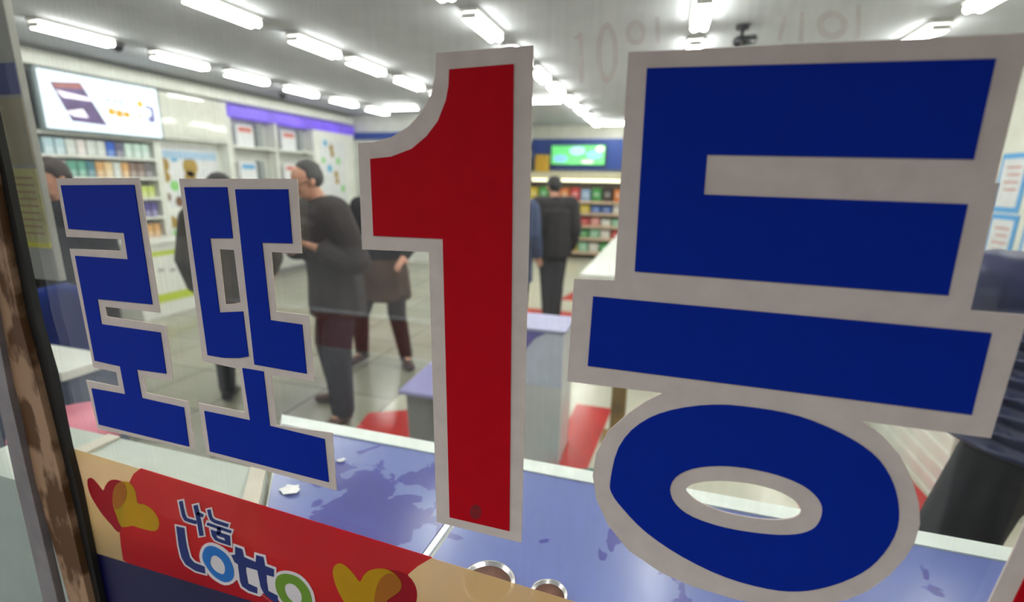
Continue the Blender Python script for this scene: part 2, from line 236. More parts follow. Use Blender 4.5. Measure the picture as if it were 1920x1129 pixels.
def floor_mat():
    m = bpy.data.materials.new('worn_stone_tiles'); m.use_nodes = True
    nt = m.node_tree; b = nt.nodes['Principled BSDF']
    tc = nt.nodes.new('ShaderNodeTexCoord'); br = nt.nodes.new('ShaderNodeTexBrick'); nz = nt.nodes.new('ShaderNodeTexNoise')
    br.offset = 0; br.inputs['Scale'].default_value = 1.0; br.inputs['Brick Width'].default_value = 0.6; br.inputs['Row Height'].default_value = 0.6
    br.inputs['Mortar Size'].default_value = 0.008
    br.inputs['Color1'].default_value = lin((158, 156, 140)) + (1,); br.inputs['Color2'].default_value = lin((146, 146, 132)) + (1,)
    br.inputs['Mortar'].default_value = lin((96, 92, 78)) + (1,)
    nz.inputs['Scale'].default_value = 2.2; nz.inputs['Detail'].default_value = 6
    mx = nt.nodes.new('ShaderNodeMix'); mx.data_type = 'RGBA'; mx.blend_type = 'MULTIPLY'; mx.inputs[0].default_value = 0.55
    rp = nt.nodes.new('ShaderNodeValToRGB'); rp.color_ramp.elements[0].position = 0.35; rp.color_ramp.elements[1].position = 0.65
    rp.color_ramp.elements[0].color = (0.72, 0.68, 0.55, 1); rp.color_ramp.elements[1].color = (1, 1, 1, 1)
    nt.links.new(tc.outputs['Object'], br.inputs['Vector']); nt.links.new(tc.outputs['Object'], nz.inputs['Vector'])
    nt.links.new(nz.outputs['Fac'], rp.inputs[0]); nt.links.new(br.outputs['Color'], mx.inputs[6]); nt.links.new(rp.outputs[0], mx.inputs[7])
    nt.links.new(mx.outputs[2], b.inputs['Base Color']); b.inputs['Roughness'].default_value = 0.22
    return m
m_red = mat('red_tile', (196, 38, 34), 0.2)
m_teal = mat('teal_tile', (30, 110, 105), 0.25)
m_cream = mat('cream_tile', (206, 204, 186), 0.2, scale=3)

# ------------------------------------------------------------------ shell
fl = MB().box(-6.1, 3.4, 0.66, 11.2, -0.12, 0.0)
fo = struct('floor', fl, floor_mat())
for m in (m_cream, m_red, m_teal): fo.data.materials.append(m)
def inlay(poly, idx, z):
    bm = bmesh.new(); bm.from_mesh(fo.data)
    f = bm.faces.new([bm.verts.new((x, y, z)) for x, y in poly]); f.material_index = idx; f.normal_update()
    if f.normal.z < 0: f.normal_flip()
    bm.to_mesh(fo.data); bm.free()
inlay([(-1.75, 2.0), (3.3, 2.0), (3.3, 11), (-2.7, 11), (-1.9, 5.0)], 1, 0.001)
inlay([(-1.86, 2.75), (-1.20, 3.12), (-1.25, 2.2), (-1.75, 2.2)], 2, 0.002)
inlay([(-0.52, 2.45), (-0.30, 2.45), (-0.24, 3.38), (-0.50, 3.38)], 2, 0.002)
inlay([(-0.62, 2.1), (-0.16, 2.1), (-0.16, 2.60), (-0.42, 2.50), (-0.62, 2.42)], 3, 0.003)
inlay([(0.78, 2.1), (1.52, 2.1), (1.45, 3.3), (1.16, 3.1), (0.80, 2.75)], 2, 0.002)
inlay([(-1.72, 4.9), (-0.92, 4.9), (-0.92, 6.0), (-1.72, 6.0)], 2, 0.002)
inlay([(-1.30, 6.6), (-1.02, 6.6), (-0.75, 8.4), (-1.00, 8.4)], 2, 0.002)
struct('ceiling', MB().box(-6.1, 3.4, 0.66, 11.2, 2.78, 2.9), m_ceil)
struct('wall_left', MB().box(-6.3, -6.1, 0.66, 11.2, 0, 2.78), m_wall)
struct('wall_right', MB().box(3.2, 3.4, 0.66, 11.2, 0, 2.78), m_wall)
struct('wall_back', MB().box(-6.1, 3.2, 11.0, 11.2, 0, 2.78), m_wall)
struct('wall_inner', MB().box(-6.1, -2.9, 8.8, 10.99, 0, 2.78), m_white)
struct('wall_front', MB().box(-6.3, 3.4, 0.50, 0.66, 2.42, 3.4).box(1.7, 3.4, 0.50, 0.66, 0, 2.42).box(-6.3, -3.6, 0.50, 0.66, 0, 2.42), mat('facade_tiles', (120, 112, 104), 0.6))
struct('trim_1', MB().box(-6.09, -2.9, 8.74, 8.8, 2.33, 2.46), m_blueband)
struct('trim_2', MB().box(-6.09, -5.86, 0.9, 8.7, 2.60, 2.70), m_white)
struct('trim_3', MB().box(-2.89, 3.19, 10.93, 11.0, 1.86, 2.50).box(-2.9, -2.84, 9.4, 10.93, 2.25, 2.42), m_blueband)
struct('baseboard_left', MB().box(-6.1, -6.07, 0.7, 8.8, 0, 0.1), mat('grey_skirting', (120, 120, 118)))
# street side, what the window mirrors
struct('pavement', MB().box(-45, 30, -12, 0.5, -0.2, -0.02), mat('street_paving', (112, 110, 106), 0.8))
struct('opposite_facade', MB().box(-45, 30, -9.3, -9.0, 0, 9.5), mat('opposite_facade', (70, 68, 66), 0.8, var=0.2, scale=0.9))
struct('sky_blocker_right', MB().box(1.15, 1.5, -0.9, 0.5, -0.02, 3.4), mat('blocker_right_grey', (70, 66, 62), 0.7))  # unseen side wall, added to keep sky light off the right-hand letters
struct('sky_blocker_top', MB().box(-4.0, 3.4, -0.8, 0.5, 3.0, 3.1), mat('blocker_top_grey', (90, 90, 92), 0.5))  # unseen overhang, added and sized to dim sky light on the upper lettering
b_ = thing('street_barrier', 'red street barrier board with white edges on the pavement outside the window', 'barrier', (-2.2, -1.5, -0.02))
MB().box(-1.0, 1.0, -0.02, 0.02, 0.50, 0.74).build('board', mat('barrier_red', (205, 30, 30), 0.5), b_)
MB().box(-1.0, 1.0, -0.021, 0.024, 0.74, 0.755).box(-1.0, 1.0, -0.021, 0.024, 0.485, 0.50).build('edge_strip', mat('barrier_white', (235, 235, 235), 0.5), b_)
for sx in (-0.85, 0.85): MB().box(sx - 0.03, sx + 0.03, -0.25, 0.25, 0, 0.03).box(sx - 0.02, sx + 0.02, -0.02, 0.02, 0.03, 0.485).build('foot', mat('barrier_foot', (60, 60, 62)), b_)

# ------------------------------------------------------------------ window pane
def glass_mat():
    m = bpy.data.materials.new('window_glass'); m.use_nodes = True; nt = m.node_tree; nt.nodes.clear()
    out = nt.nodes.new('ShaderNodeOutputMaterial'); tp = nt.nodes.new('ShaderNodeBsdfTransparent'); gl = nt.nodes.new('ShaderNodeBsdfGlossy')
    tp.inputs[0].default_value = (0.965, 0.985, 0.975, 1); gl.inputs['Roughness'].default_value = 0.0
    ge = nt.nodes.new('ShaderNodeNewGeometry'); dt = nt.nodes.new('ShaderNodeVectorMath'); dt.operation = 'DOT_PRODUCT'
    nt.links.new(ge.outputs['Incoming'], dt.inputs[0]); nt.links.new(ge.outputs['Normal'], dt.inputs[1])
    def mth(op, a, b=None):
        n = nt.nodes.new('ShaderNodeMath'); n.operation = op
        for i, v in enumerate((a, b)):
            if v is None: continue
            if isinstance(v, (int, float)): n.inputs[i].default_value = v
            else: nt.links.new(v, n.inputs[i])
        return n.outputs[0]
    c = mth('ABSOLUTE', dt.outputs['Value']); p = mth('POWER', mth('SUBTRACT', 1.0, c), 5.0)
    f = mth('ADD', mth('MULTIPLY', p, 0.955), 0.045)
    mx = nt.nodes.new('ShaderNodeMixShader'); nt.links.new(f, mx.inputs[0]); nt.links.new(tp.outputs[0], mx.inputs[1]); nt.links.new(gl.outputs[0], mx.inputs[2])
    # a thin uneven layer of street dust, wiped in slanting strokes
    tc = nt.nodes.new('ShaderNodeTexCoord'); mp = nt.nodes.new('ShaderNodeMapping'); nz = nt.nodes.new('ShaderNodeTexNoise')
    mp.inputs['Rotation'].default_value = (0, -0.35, 0); mp.inputs['Scale'].default_value = (90, 1, 6)
    nz.inputs['Scale'].default_value = 1.6; nz.inputs['Detail'].default_value = 5
    nt.links.new(tc.outputs['Object'], mp.inputs[0]); nt.links.new(mp.outputs[0], nz.inputs['Vector'])
    dust = nt.nodes.new('ShaderNodeBsdfDiffuse'); dust.inputs[0].default_value = (0.62, 0.62, 0.6, 1)
    df = mth('MULTIPLY', mth('MAXIMUM', mth('SUBTRACT', nz.outputs['Fac'], 0.35), 0.0), 0.10)
    m2 = nt.nodes.new('ShaderNodeMixShader'); nt.links.new(df, m2.inputs[0]); nt.links.new(mx.outputs[0], m2.inputs[1]); nt.links.new(dust.outputs[0], m2.inputs[2])
    nt.links.new(m2.outputs[0], out.inputs[0]); return m
struct('window_1', MB().box(-1.16, 1.69, 0.603, 0.611, 0.28, 2.42), glass_mat())
struct('trim_4', MB().box(-3.6, 1.7, 0.55, 0.66, -0.02, 0.28), mat('sill_metal', (120, 118, 115), 0.4, 0.6))
# window frame at the left: rubber gasket, old timber strip, aluminium door stile
wf = MB().prism(G('gasket'), 'y', 0.59, 0.601); struct('trim_5', wf, m_dark)
def timber():
    m = mat('peeling_timber', (120, 84, 48), 0.6, var=0.35, scale=9, bump=0.4); nt = m.node_tree
    r = [n for n in nt.nodes if n.type == 'VALTORGB'][0]
    r.color_ramp.elements[0].color = lin((92, 58, 22)) + (1,); r.color_ramp.elements[1].color = lin((168, 132, 98)) + (1,)
    r.color_ramp.elements[0].position = 0.46; r.color_ramp.elements[1].position = 0.54
    mp = nt.nodes.new('ShaderNodeMapping'); mp.inputs['Scale'].default_value = (2.2, 1, 0.9)
    nz = [n for n in nt.nodes if n.type == 'TEX_NOISE'][0]; tc = [n for n in nt.nodes if n.type == 'TEX_COORD'][0]
    nt.links.new(tc.outputs['Object'], mp.inputs[0]); nt.links.new(mp.outputs[0], nz.inputs['Vector']); return m
struct('trim_6', MB().prism(G('timber'), 'y', 0.578, 0.591), timber())
struct('trim_7', MB().prism(G('alu'), 'y', 0.568, 0.582), mat('dull_aluminium', (138, 130, 128), 0.45, 0.3, var=0.15, scale=20))
struct('window_2', MB().box(-3.6, -1.34, 0.603, 0.611, 0.28, 2.42), MATS.get('g') or bpy.data.materials['window_glass'])

# ------------------------------------------------------------------ lettering stuck on the window
def vinyl(name, rgb, var=0.05):
    return mat(name, rgb, 0.6, var=var, scale=30, spec=0.12, bump=0.02)
m_border = vinyl('taupe_vinyl', (226, 210, 196), 0.06)
m_vblue = vinyl('blue_vinyl', (0, 42, 158), 0.04)
m_vred = vinyl('red_vinyl', (198, 3, 24), 0.05)
Y0 = 0.6
def sign(name, label, border, faces, facemat, fname='letter_face'):
    t = thing(name, label, 'lettering', (0, 0, 0), group='window lettering')
    MB().prism(G(border), 'y', Y0 + 0.0012, Y0 + 0.0029).build('border', m_border, t)
    for f in faces:
        MB().prism(G(f), 'y', Y0 - 0.0003, Y0 + 0.0012).build(fname, facemat, t)
    return t
sign('window_letter', 'blue Korean syllable with pale taupe outline at the far left of the window, smallest letter', 'ro_border', ['ro_face'], m_vblue)
sign('window_letter', 'blue double-consonant Korean syllable in taupe outline between the leftmost letter and the red numeral', 'tto_border', ['tto_face1', 'tto_face2', 'tto_face3'], m_vblue, 'letter_stroke')
one = sign('window_numeral', 'tall red numeral 1 with taupe outline in the middle of the window', 'one_border', ['one_face'], m_vred, 'numeral_face')
MB().prism(G('stain'), 'y', Y0 - 0.0006, Y0 - 0.0003).build('stain', mat('brown_stain', (138, 12, 24), 0.7, var=0.25, scale=90), one)
sign('window_letter', 'largest blue Korean syllable on the right, two angular strokes above a blue ring', 'deung_border', ['deung_face1', 'deung_face2', 'deung_face3'], m_vblue, 'letter_stroke')
sign('window_letter', 'sliver of a red letter with taupe outline cut off at the bottom right corner', 'next_border', ['next_face'], m_vred)
fd = see_through('faded_red_print', (200, 120, 120), 0.05, 0.3, clear=0.96)
ft = thing('faded_lettering', 'faint worn-off reddish 10 on the upper glass between numeral and right syllable', 'lettering')
MB().prism(G('fad1'), 'y', Y0 + 0.002, Y0 + 0.0029).prism(G('fad1b'), 'y', Y0 + 0.002, Y0 + 0.0029).build('digit_one', fd, ft)
MB().prism(G('fad2'), 'y', Y0 + 0.002, Y0 + 0.0029).build('digit_zero', fd, ft)
MB().prism(G('fad3'), 'y', Y0 + 0.002, Y0 + 0.0029).prism(G('fad4'), 'y', Y0 + 0.002, Y0 + 0.0029).build('syllable', fd, ft)
ft2 = thing('faded_lettering', 'faint worn-off pink Korean letters on the glass above the largest blue syllable', 'lettering')
MB().prism(G('fad5'), 'y', Y0 + 0.002, Y0 + 0.0029).prism(G('fad6'), 'y', Y0 + 0.002, Y0 + 0.0029).build('syllable', fd, ft2)
MB().prism(G('fad7'), 'y', Y0 + 0.002, Y0 + 0.0029).prism(G('fad8'), 'y', Y0 + 0.002, Y0 + 0.0029).build('syllable', fd, ft2)

# ------------------------------------------------------------------ lottery banner film along the bottom of the pane
bn = thing('window_banner', 'red and cream lottery banner film with hearts along the bottom of the window', 'banner')
A_ = 0.62
def film(keys, name, m, layer, label=None):
    mb = MB(); y1 = Y0 + 0.0029 - layer * 0.0004
    for k in keys: mb.prism(G(k), 'y', y1 - 0.0004, y1)
    o = mb.build(name, m, bn)
    if label: o['label'] = label
    return o
film(['banner_base'], 'backing', see_through('cream_film', (240, 210, 156), A_, 0.45, clear=0.7), 0, 'cream backing')
film(['banner_navy'], 'lower_strip', mat('navy_film', (8, 4, 62), 0.4), 1, 'navy strip')
film(['banner_red'], 'red_field', see_through('red_film', (236, 4, 48), A_, 0.45, clear=0.6), 1, 'red field')
for s in 'LR':
    film(['heart%s_red' % s], 'heart', see_through('crimson_film', (198, 16, 40), 0.9, 0.4), 2, 'crimson heart')
    film(['heart%s_yellow' % s], 'heart', see_through('yellow_film', (232, 190, 10), 0.9, 0.4), 3, 'yellow heart')
    film(['heart%s_orange' % s], 'heart_overlap', see_through('orange_film', (226, 138, 40), 0.9, 0.4), 4, 'orange overlap')
wk = [k for k in OUT if k.startswith('white')]
for i, k in enumerate(wk):
    mb = MB(); y1 = Y0 + 0.0013 - i * 0.00002
    mb.prism(G(k), 'y', y1 - 0.0004, y1).build('letter_outline', mat('white_film', (228, 218, 214), 0.4), bn)
navy = mat('logo_navy', (6, 36, 108), 0.4)
for k in OUT:
    if k.startswith('navy'):
        MB().prism(G(k), 'y', Y0 + 0.0002, Y0 + 0.0007).build('logo_letter', navy, bn)['label'] = 'navy letter'
MB().prism(G('blue_o'), 'y', Y0 + 0.0000, Y0 + 0.0007).build('logo_letter', mat('logo_blue', (0, 110, 190), 0.4), bn)['label'] = 'bright blue letter o'
MB().prism(G('green_o'), 'y', Y0 + 0.0000, Y0 + 0.0007).build('logo_letter', mat('logo_green', (108, 150, 30), 0.4), bn)['label'] = 'green letter o'

# ------------------------------------------------------------------ ceiling lamps
m_tube = bpy.data.materials.new('lit_tube'); m_tube.use_nodes = True
pb = m_tube.node_tree.nodes['Principled BSDF']; pb.inputs['Emission Color'].default_value = (1.0, 0.985, 0.93, 1); pb.inputs['Emission Strength'].default_value = LAMP
m_fix = mat('lamp_housing', (225, 225, 222), 0.4)
def lamp(x, y, label, rz=0.0):
    t = thing('ceiling_lamp', label, 'lamp', (x, y, 2.78), rz, 'ceiling tube lamps')
    MB().box(-0.07, 0.07, -0.30, 0.30, -0.03, 0.0, 0.006).build('housing', m_fix, t)
    for sx in (-0.035, 0.035):
        MB().tube((sx, -0.28, -0.058), (sx, 0.28, -0.058), 0.024).build('tube', m_tube, t)
    for sy in (-0.289, 0.289):
        MB().box(-0.055, 0.055, sy - 0.008, sy + 0.008, -0.075, -0.035, 0.003).build('socket', m_fix, t)
    return t
rows = [(-4.86, [1.40, 2.34, 3.27, 4.24, 5.10, 6.03, 6.98, 7.92], 'row nearest the shelf wall'),
        (-3.10, [1.20, 2.15, 3.10, 4.08, 4.88, 5.80, 6.75], 'second row from the shelf wall'),
        (-1.43, [1.02, 1.95, 2.93, 3.87, 4.80, 5.64, 6.50, 7.45, 8.40, 9.35, 10.2], 'middle row'),
        (0.13, [1.05, 2.00, 2.95, 3.95, 4.95, 5.95, 6.95, 8.0], 'row above the largest letter'),
        (1.78, [1.0, 1.95, 2.9, 3.92, 4.90, 5.9, 6.9, 7.9], 'rightmost row of the ceiling')]
first = None
for x, ys, nm in rows:
    for i, y in enumerate(ys):
        vis = [v for v in ys if v > (3.5 if x > 0 else 2.9)]
        lb = 'ceiling tube lamp, %s visible one in the %s' % (ORD[vis.index(y)], nm) if y in vis else 'tube lamp at y %s above the picture' % ORD[i]
        lb = lb.replace('at y %s' % ORD[i], 'of the %s, %s from window,' % (nm, ORD[i])).replace(', above', ' above')
        if first is None: first = lamp(x, y, lb); c = first
        else:
            c = copy_tree(first); c.location = (x, y, 2.78); c['label'] = lb
for (x, y, lb) in [(-4.25, 7.66, 'lit tube lamp set crosswise near the purple-banded shelves'), (-1.83, 7.34, 'lit tube lamp set crosswise beside the middle lamp row'), (-1.02, 10.3, 'lit tube lamp set crosswise above the green screen, farthest back')]:
    c = copy_tree(first); c.location = (x, y, 2.78); c.rotation_euler = (0, 0, math.pi / 2); c['label'] = lb

def dome_camera(x, y, label):
    t = thing('security_camera', label, 'camera', (x, y, 2.78))
    MB().lathe([(0.055, 0), (0.058, -0.02), (0.05, -0.03)]).build('base', mat('camera_grey', (90, 90, 96), 0.4), t)
    MB().lathe([(0.045, -0.03), (0.043, -0.05), (0.03, -0.07), (0.01, -0.08)]).build('dome', mat('camera_dome', (16, 16, 24), 0.1), t)
dome_camera(-5.0, 3.72, 'dark dome camera under the leftmost visible ceiling lamp')
dome_camera(-5.45, 6.35, 'dark dome camera above the purple band of the shelves')
t = thing('security_camera', 'dark bracket camera on the ceiling above the largest blue letter', 'camera', (0.45, 4.45, 2.78))
MB().tube((0, 0, 0), (0, 0, -0.03), 0.05).tube((0, 0, -0.02), (0, 0, -0.09), 0.014).build('bracket', mat('camera_dark', (40, 38, 48), 0.5), t)
MB().tube((-0.03, -0.07, -0.13), (0.09, 0.05, -0.09), 0.036).tube((-0.045, -0.085, -0.135), (-0.03, -0.07, -0.13), 0.03, 0.04).build('camera_body', mat('camera_dome', (16, 16, 24)), t)

# ------------------------------------------------------------------ left shelf wall
SX = -5.9
def shelf_unit(name, label, y0, y1, zs, back=m_white, depth=0.2, z1=2.58, posts=()):
    t = thing(name, label, 'shelves', (SX, (y0 + y1) / 2, 0)); h = (y1 - y0) / 2
    MB().box(-0.2, -0.18, -h, h, 0, z1).build('back_panel', back, t)
    for s in (-1, 1): MB().box(-0.18, 0.0, s * h - (0.035 if s > 0 else 0), s * h + (0.035 if s < 0 else 0), 0, z1).build('side_panel', m_white, t)
    for p in posts: MB().box(-0.18, 0.0, p - (y0 + y1) / 2 - 0.02, p - (y0 + y1) / 2 + 0.02, 1.0, z1).build('divider', m_white, t)
    for z in zs: MB().box(-0.18, 0.0, -h + 0.036, h - 0.036, z - 0.025, z).build('shelf_board', m_white, t)
    return t
greysh = mat('grey_shelf_back', (150, 156, 158), 0.5)
shelf_unit('tobacco_shelf', 'white shelf unit with packs under the lit advertising screen', 3.42, 4.68, [0.86, 1.10, 1.33, 1.56, 1.78, 2.0], greysh)
shelf_unit('poster_cabinet', 'tall white cabinet with glossy upper panel right of the advertising screen', 4.69, 5.76, [2.06], m_white)
MB().box(SX - 0.01, SX, 4.73, 5.72, 2.07, 2.57).build('tmp', m_white)
bpy.data.objects['tmp'].name = 'upper_panel'
up = bpy.data.objects['upper_panel']; tag(up, 'glossy pale panel closing the top of the poster cabinet beside the screen', 'panel')
up.data.materials[0] = mat('glossy_panel', (222, 224, 214), 0.06)
shelf_unit('cubby_shelf', 'white cubby shelves below the purple band holding leaflets', 5.77, 7.56, [1.0, 1.5, 2.02], mat('cubby_back', (196, 198, 192), 0.5), z1=2.40, posts=(6.66,))
struct('wall_panel', MB().box(-6.09, SX, 7.57, 8.72, 0, 2.40), m_white)
pl = thing('light_band', 'purple illuminated fascia band running above the cubby shelves', 'sign', (SX, 7.25, 2.48))
MB().box(-0.15, 0.02, -1.48, 1.48, -0.08, 0.08, 0.01).build('fascia', mat('purple_light', (112, 84, 214), 0.4, emit=0.55, var=0.3, scale=2), pl)

# packs
cols1 = [('pale blue', (176, 204, 214))] * 2 + [('white', (205, 212, 208))] + [('pinkish white', (214, 206, 204))] + [('white', (214, 218, 208))] * 2 + [('bright blue', (30, 88, 190)), ('dark grey', (92, 92, 118))] + [('pale mint', (190, 214, 204))] * 3
cols2 = [('white', (206, 216, 206))] * 2 + [('green', (96, 160, 140))] * 2 + [('teal', (70, 120, 132))] + [('orange', (206, 160, 104))] + [('cream', (220, 194, 150))] + [('white', (216, 208, 196))] + [('orange', (206, 150, 106))] + [('brown', (130, 110, 100))] * 2 + [('grey', (110, 106, 110))]
def packs(cols, z, y0, y1, h, shelf):
    n = len(cols); st = (y1 - y0) / n; proto = {}
    for i, (cn, rgb) in enumerate(cols):
        lb = '%s pack, %s from the left on the %s of the tobacco unit' % (cn, ORD[i], shelf)
        if cn not in proto:
            t = thing('cigarette_pack', lb, 'pack', (SX - 0.07, y0 + (i + .5) * st, z + .0015), group='packs on the tobacco shelves')
            pk = MB().box(-0.04, 0.04, -st * .43, st * .43, 0, h, 0.003).build('carton', mat('pack_' + cn, rgb, 0.35), t)
            MB().box(0.04, 0.042, -st * .38, st * .38, 0.01, h * .42).build('label_panel', mat('pack_label_' + cn, tuple(min(255, int(v * .6 + 98)) for v in rgb), 0.4), pk)
            proto[cn] = t
        else:
            c = copy_tree(proto[cn]); c.location = (SX - 0.07, y0 + (i + .5) * st, z + .0015); c['label'] = lb
packs(cols1, 1.78, 3.52, 4.60, 0.16, 'upper shelf')
packs(cols2, 1.56, 3.52, 4.60, 0.16, 'second shelf')
packs([('white', (210, 214, 208))] * 2 + [('yellow green', (190, 206, 110))] * 2, 1.33, 4.24, 4.60, 0.13, 'third shelf')
packs([('white', (204, 208, 210))] * 1 + [('violet', (86, 80, 140))] * 3, 1.10, 4.24, 4.60, 0.17, 'fourth shelf')
packs([('white', (204, 208, 210))] * 2 + [('orange', (206, 140, 100))] * 2, 0.86, 4.24, 4.60, 0.15, 'fifth shelf')
# lit advertising screen over the packs
scn = thing('advertising_screen', 'bright white lit advertising screen above the tobacco shelves', 'screen', (SX + 0.05, 4.115, 2.30))
MB().box(-0.045, 0.02, -0.62, 0.62, -0.30, 0.29, 0.012).build('casing', mat('screen_casing', (120, 136, 142), 0.4), scn)
dsp = MB().box(0.02, 0.024, -0.59, 0.59, -0.275, 0.265, 0.002).build('display', mat('screen_white', (226, 240, 255), 0.3, emit=0.85, var=0.03), scn)
def pic(pts, m, nm='picture', x=0.024, lb=None):
    o = MB().prism([pts], 'x', x, x + 0.001).build(nm, m, dsp)
    if lb: o['label'] = lb
pd = mat('picture_violet', (84, 66, 110), 0.4, emit=0.55, var=0.3, scale=9); pw = mat('picture_pale', (236, 226, 238), 0.4, emit=1.0); po = mat('picture_rust', (150, 88, 84), 0.4, emit=0.5)
pic([(-0.50, 0.16), (-0.22, 0.20), (-0.02, -0.20), (-0.36, -0.19)], pd, 'picture', lb='violet product picture')
pic([(-0.48, 0.15), (-0.23, 0.19), (-0.20, 0.14), (-0.46, 0.11)], po, 'picture_stripe', 0.025)
pic([(-0.46, 0.09), (-0.16, 0.06), (-0.14, 0.03), (-0.40, 0.03)], pw, 'picture_stripe', 0.025)
pic([(-0.40, -0.10), (-0.24, -0.06), (-0.20, -0.14), (-0.34, -0.14)], pw, 'picture_stripe', 0.025)
yl = mat('picture_gold', (206, 150, 10), 0.4, emit=0.55); lv = mat('picture_lilac', (170, 180, 236), 0.4, emit=0.6)
for k, (a, b2, h) in enumerate([(0.01, 0.08, .07), (0.09, 0.16, .075), (0.17, 0.24, .06), (0.26, 0.31, .02), (0.33, 0.38, .03)]):
    pic([(a, -0.01 - k * .008), (b2, -0.015 - k * .008), (b2, -0.015 - h - k * .008), (a, -0.01 - h - k * .008)], yl, 'caption_letter', lb='golden caption letter')
for a in (0.0, 0.07, 0.14): pic([(a, 0.09), (a + 0.055, 0.085), (a + 0.055, 0.04), (a, 0.045)], lv, 'caption_letter', lb='lilac caption letter')
pic([(0.375 + .035 * math.cos(k * .4), 0.075 + .04 * math.sin(k * .4)) for k in range(16)], mat('picture_orange', (232, 160, 20), 0.4, emit=0.6), 'dot', lb='orange dot')
pic([(0.43, 0.075), (0.53, 0.06), (0.53, -0.10), (0.46, -0.12), (0.44, -0.06), (0.49, -0.04), (0.49, 0.03), (0.43, 0.04)], mat('picture_slate', (108, 104, 158), 0.4, emit=0.6), 'picture', lb='small slate figure')

# posters inside the cabinet and on the panel
tan = mat('tan_print', (166, 136, 60), 0.6); sky = mat('sky_print', (70, 170, 214), 0.6); grn = mat('green_print', (140, 206, 120), 0.6); pap = mat('paper_white', (222, 224, 226), 0.6); brn = mat('brown_print', (120, 84, 60), 0.6); lbl = mat('pale_blue_print', (168, 196, 222), 0.6)
def disc(y, z, r, rz=None): return [(y + r * math.cos(k * math.pi / 9), z + (rz or r) * math.sin(k * math.pi / 9)) for k in range(18)]
def poster(label, y0, y1, z0, z1, spots, x=-6.079, m=pap):
    t = thing('poster', label, 'poster', (x, (y0 + y1) / 2, (z0 + z1) / 2)); cy = (y0 + y1) / 2; cz = (z0 + z1) / 2
    sheet = MB().box(-0.0, 0.004, y0 - cy, y1 - cy, z0 - cz, z1 - cz).build('sheet', m, t)
    for i, (y, z, r, mm) in enumerate(spots): MB().prism([disc(y - cy, z - cz, r, r * 1.15)], 'x', 0.004, 0.0055).build('printed_dot', mm, sheet)
    return t
poster('white poster with tan circles and a pale blue header inside the poster cabinet', 4.76, 5.68, 1.18, 1.98,
       [(4.86, 1.72, .085, tan), (4.88, 1.57, .06, tan), (5.02, 1.83, .06, sky), (5.24, 1.70, .11, tan), (5.22, 1.56, .085, tan), (4.98, 1.46, .06, grn), (5.10, 1.30, .05, sky), (4.86, 1.32, .05, brn), (5.02, 1.26, .06, brn)])
MB().box(-6.074, -6.070, 4.78, 5.66, 1.80, 1.90).build('header_strip', lbl)
tag(bpy.data.objects['header_strip'], 'pale blue strip pasted across the poster in the cabinet', 'strip')
poster('narrow white poster with a tan circle low in the poster cabinet', 4.76, 5.10, 0.60, 1.12, [(4.88, 1.0, .07, tan), (4.9, .84, .05, grn), (4.98, .72, .06, brn)])
poster('white poster column of tan circles on the panel right of the cubby shelves', 7.68, 8.42, 1.0, 2.25,
       [(8.0, 2.12, .06, tan), (8.02, 2.02, .055, tan), (7.84, 2.2, .05, sky), (8.18, 1.90, .06, grn), (7.76, 1.90, .05, grn), (7.92, 1.76, .06, sky), (8.10, 1.66, .06, tan), (8.12, 1.54, .055, tan), (8.28, 1.40, .06, grn), (8.0, 1.2, .06, sky)], SX + 0.001)
# leaflets in the cubbies
def leaflet(y, z, label, hdr):
    t = thing('leaflet_stack', label, 'leaflets', (-5.98, y, z + .0015), group='leaflets in the cubby shelves')
    sh_ = MB().box(-0.05, 0.02, -0.17, 0.15, 0, 0.30, 0.004).build('sheets', pap, t)
    MB().box(0.02, 0.024, -0.13, 0.11, 0.20, 0.27).build('heading', hdr, sh_)
    MB().box(-0.06, 0.03, 0.20, 0.30, 0, 0.33, 0.004).build('folder', mat('grey_folder', (140, 146, 146), 0.5), t)
rd = mat('soft_red_print', (200, 120, 110), 0.6)
leaflet(6.12, 2.02, 'leaflets with red heading in the upper left cubby', rd)
leaflet(7.02, 2.02, 'leaflets with red heading in the upper right cubby', rd)
leaflet(6.12, 1.50, 'leaflets with blue and red heading in the middle left cubby', mat('blue_print', (96, 160, 206)))
leaflet(7.02, 1.50, 'leaflets with red heading in the middle right cubby behind the man with the phone', rd)

# service counter at the left wall
ct = thing('service_counter', 'white counter with yellow-green bands on its front below the poster cabinet', 'counter', (-5.64, 4.6, 0))
MB().box(-0.17, 0.19, -0.72, 0.72, 0, 0.83).build('body', m_white, ct)
MB().box(-0.18, 0.22, -0.74, 0.74, 0.83, 0.87, 0.006).build('worktop', m_white, ct)
lime = mat('lime_band', (186, 206, 40), 0.5)
for z in (0.70, 0.16): MB().box(0.19, 0.193, -0.70, 0.70, z, z + (0.05 if z > .5 else 0.10)).build('band', lime, ct)
for k in range(9): MB().box(0.19, 0.192, -0.62 + k * .14, -0.55 + k * .14, 0.50 + .02 * (k % 2), 0.53 + .02 * (k % 2)).build('printed_word', mat('grey_print', (150, 146, 150)), ct)

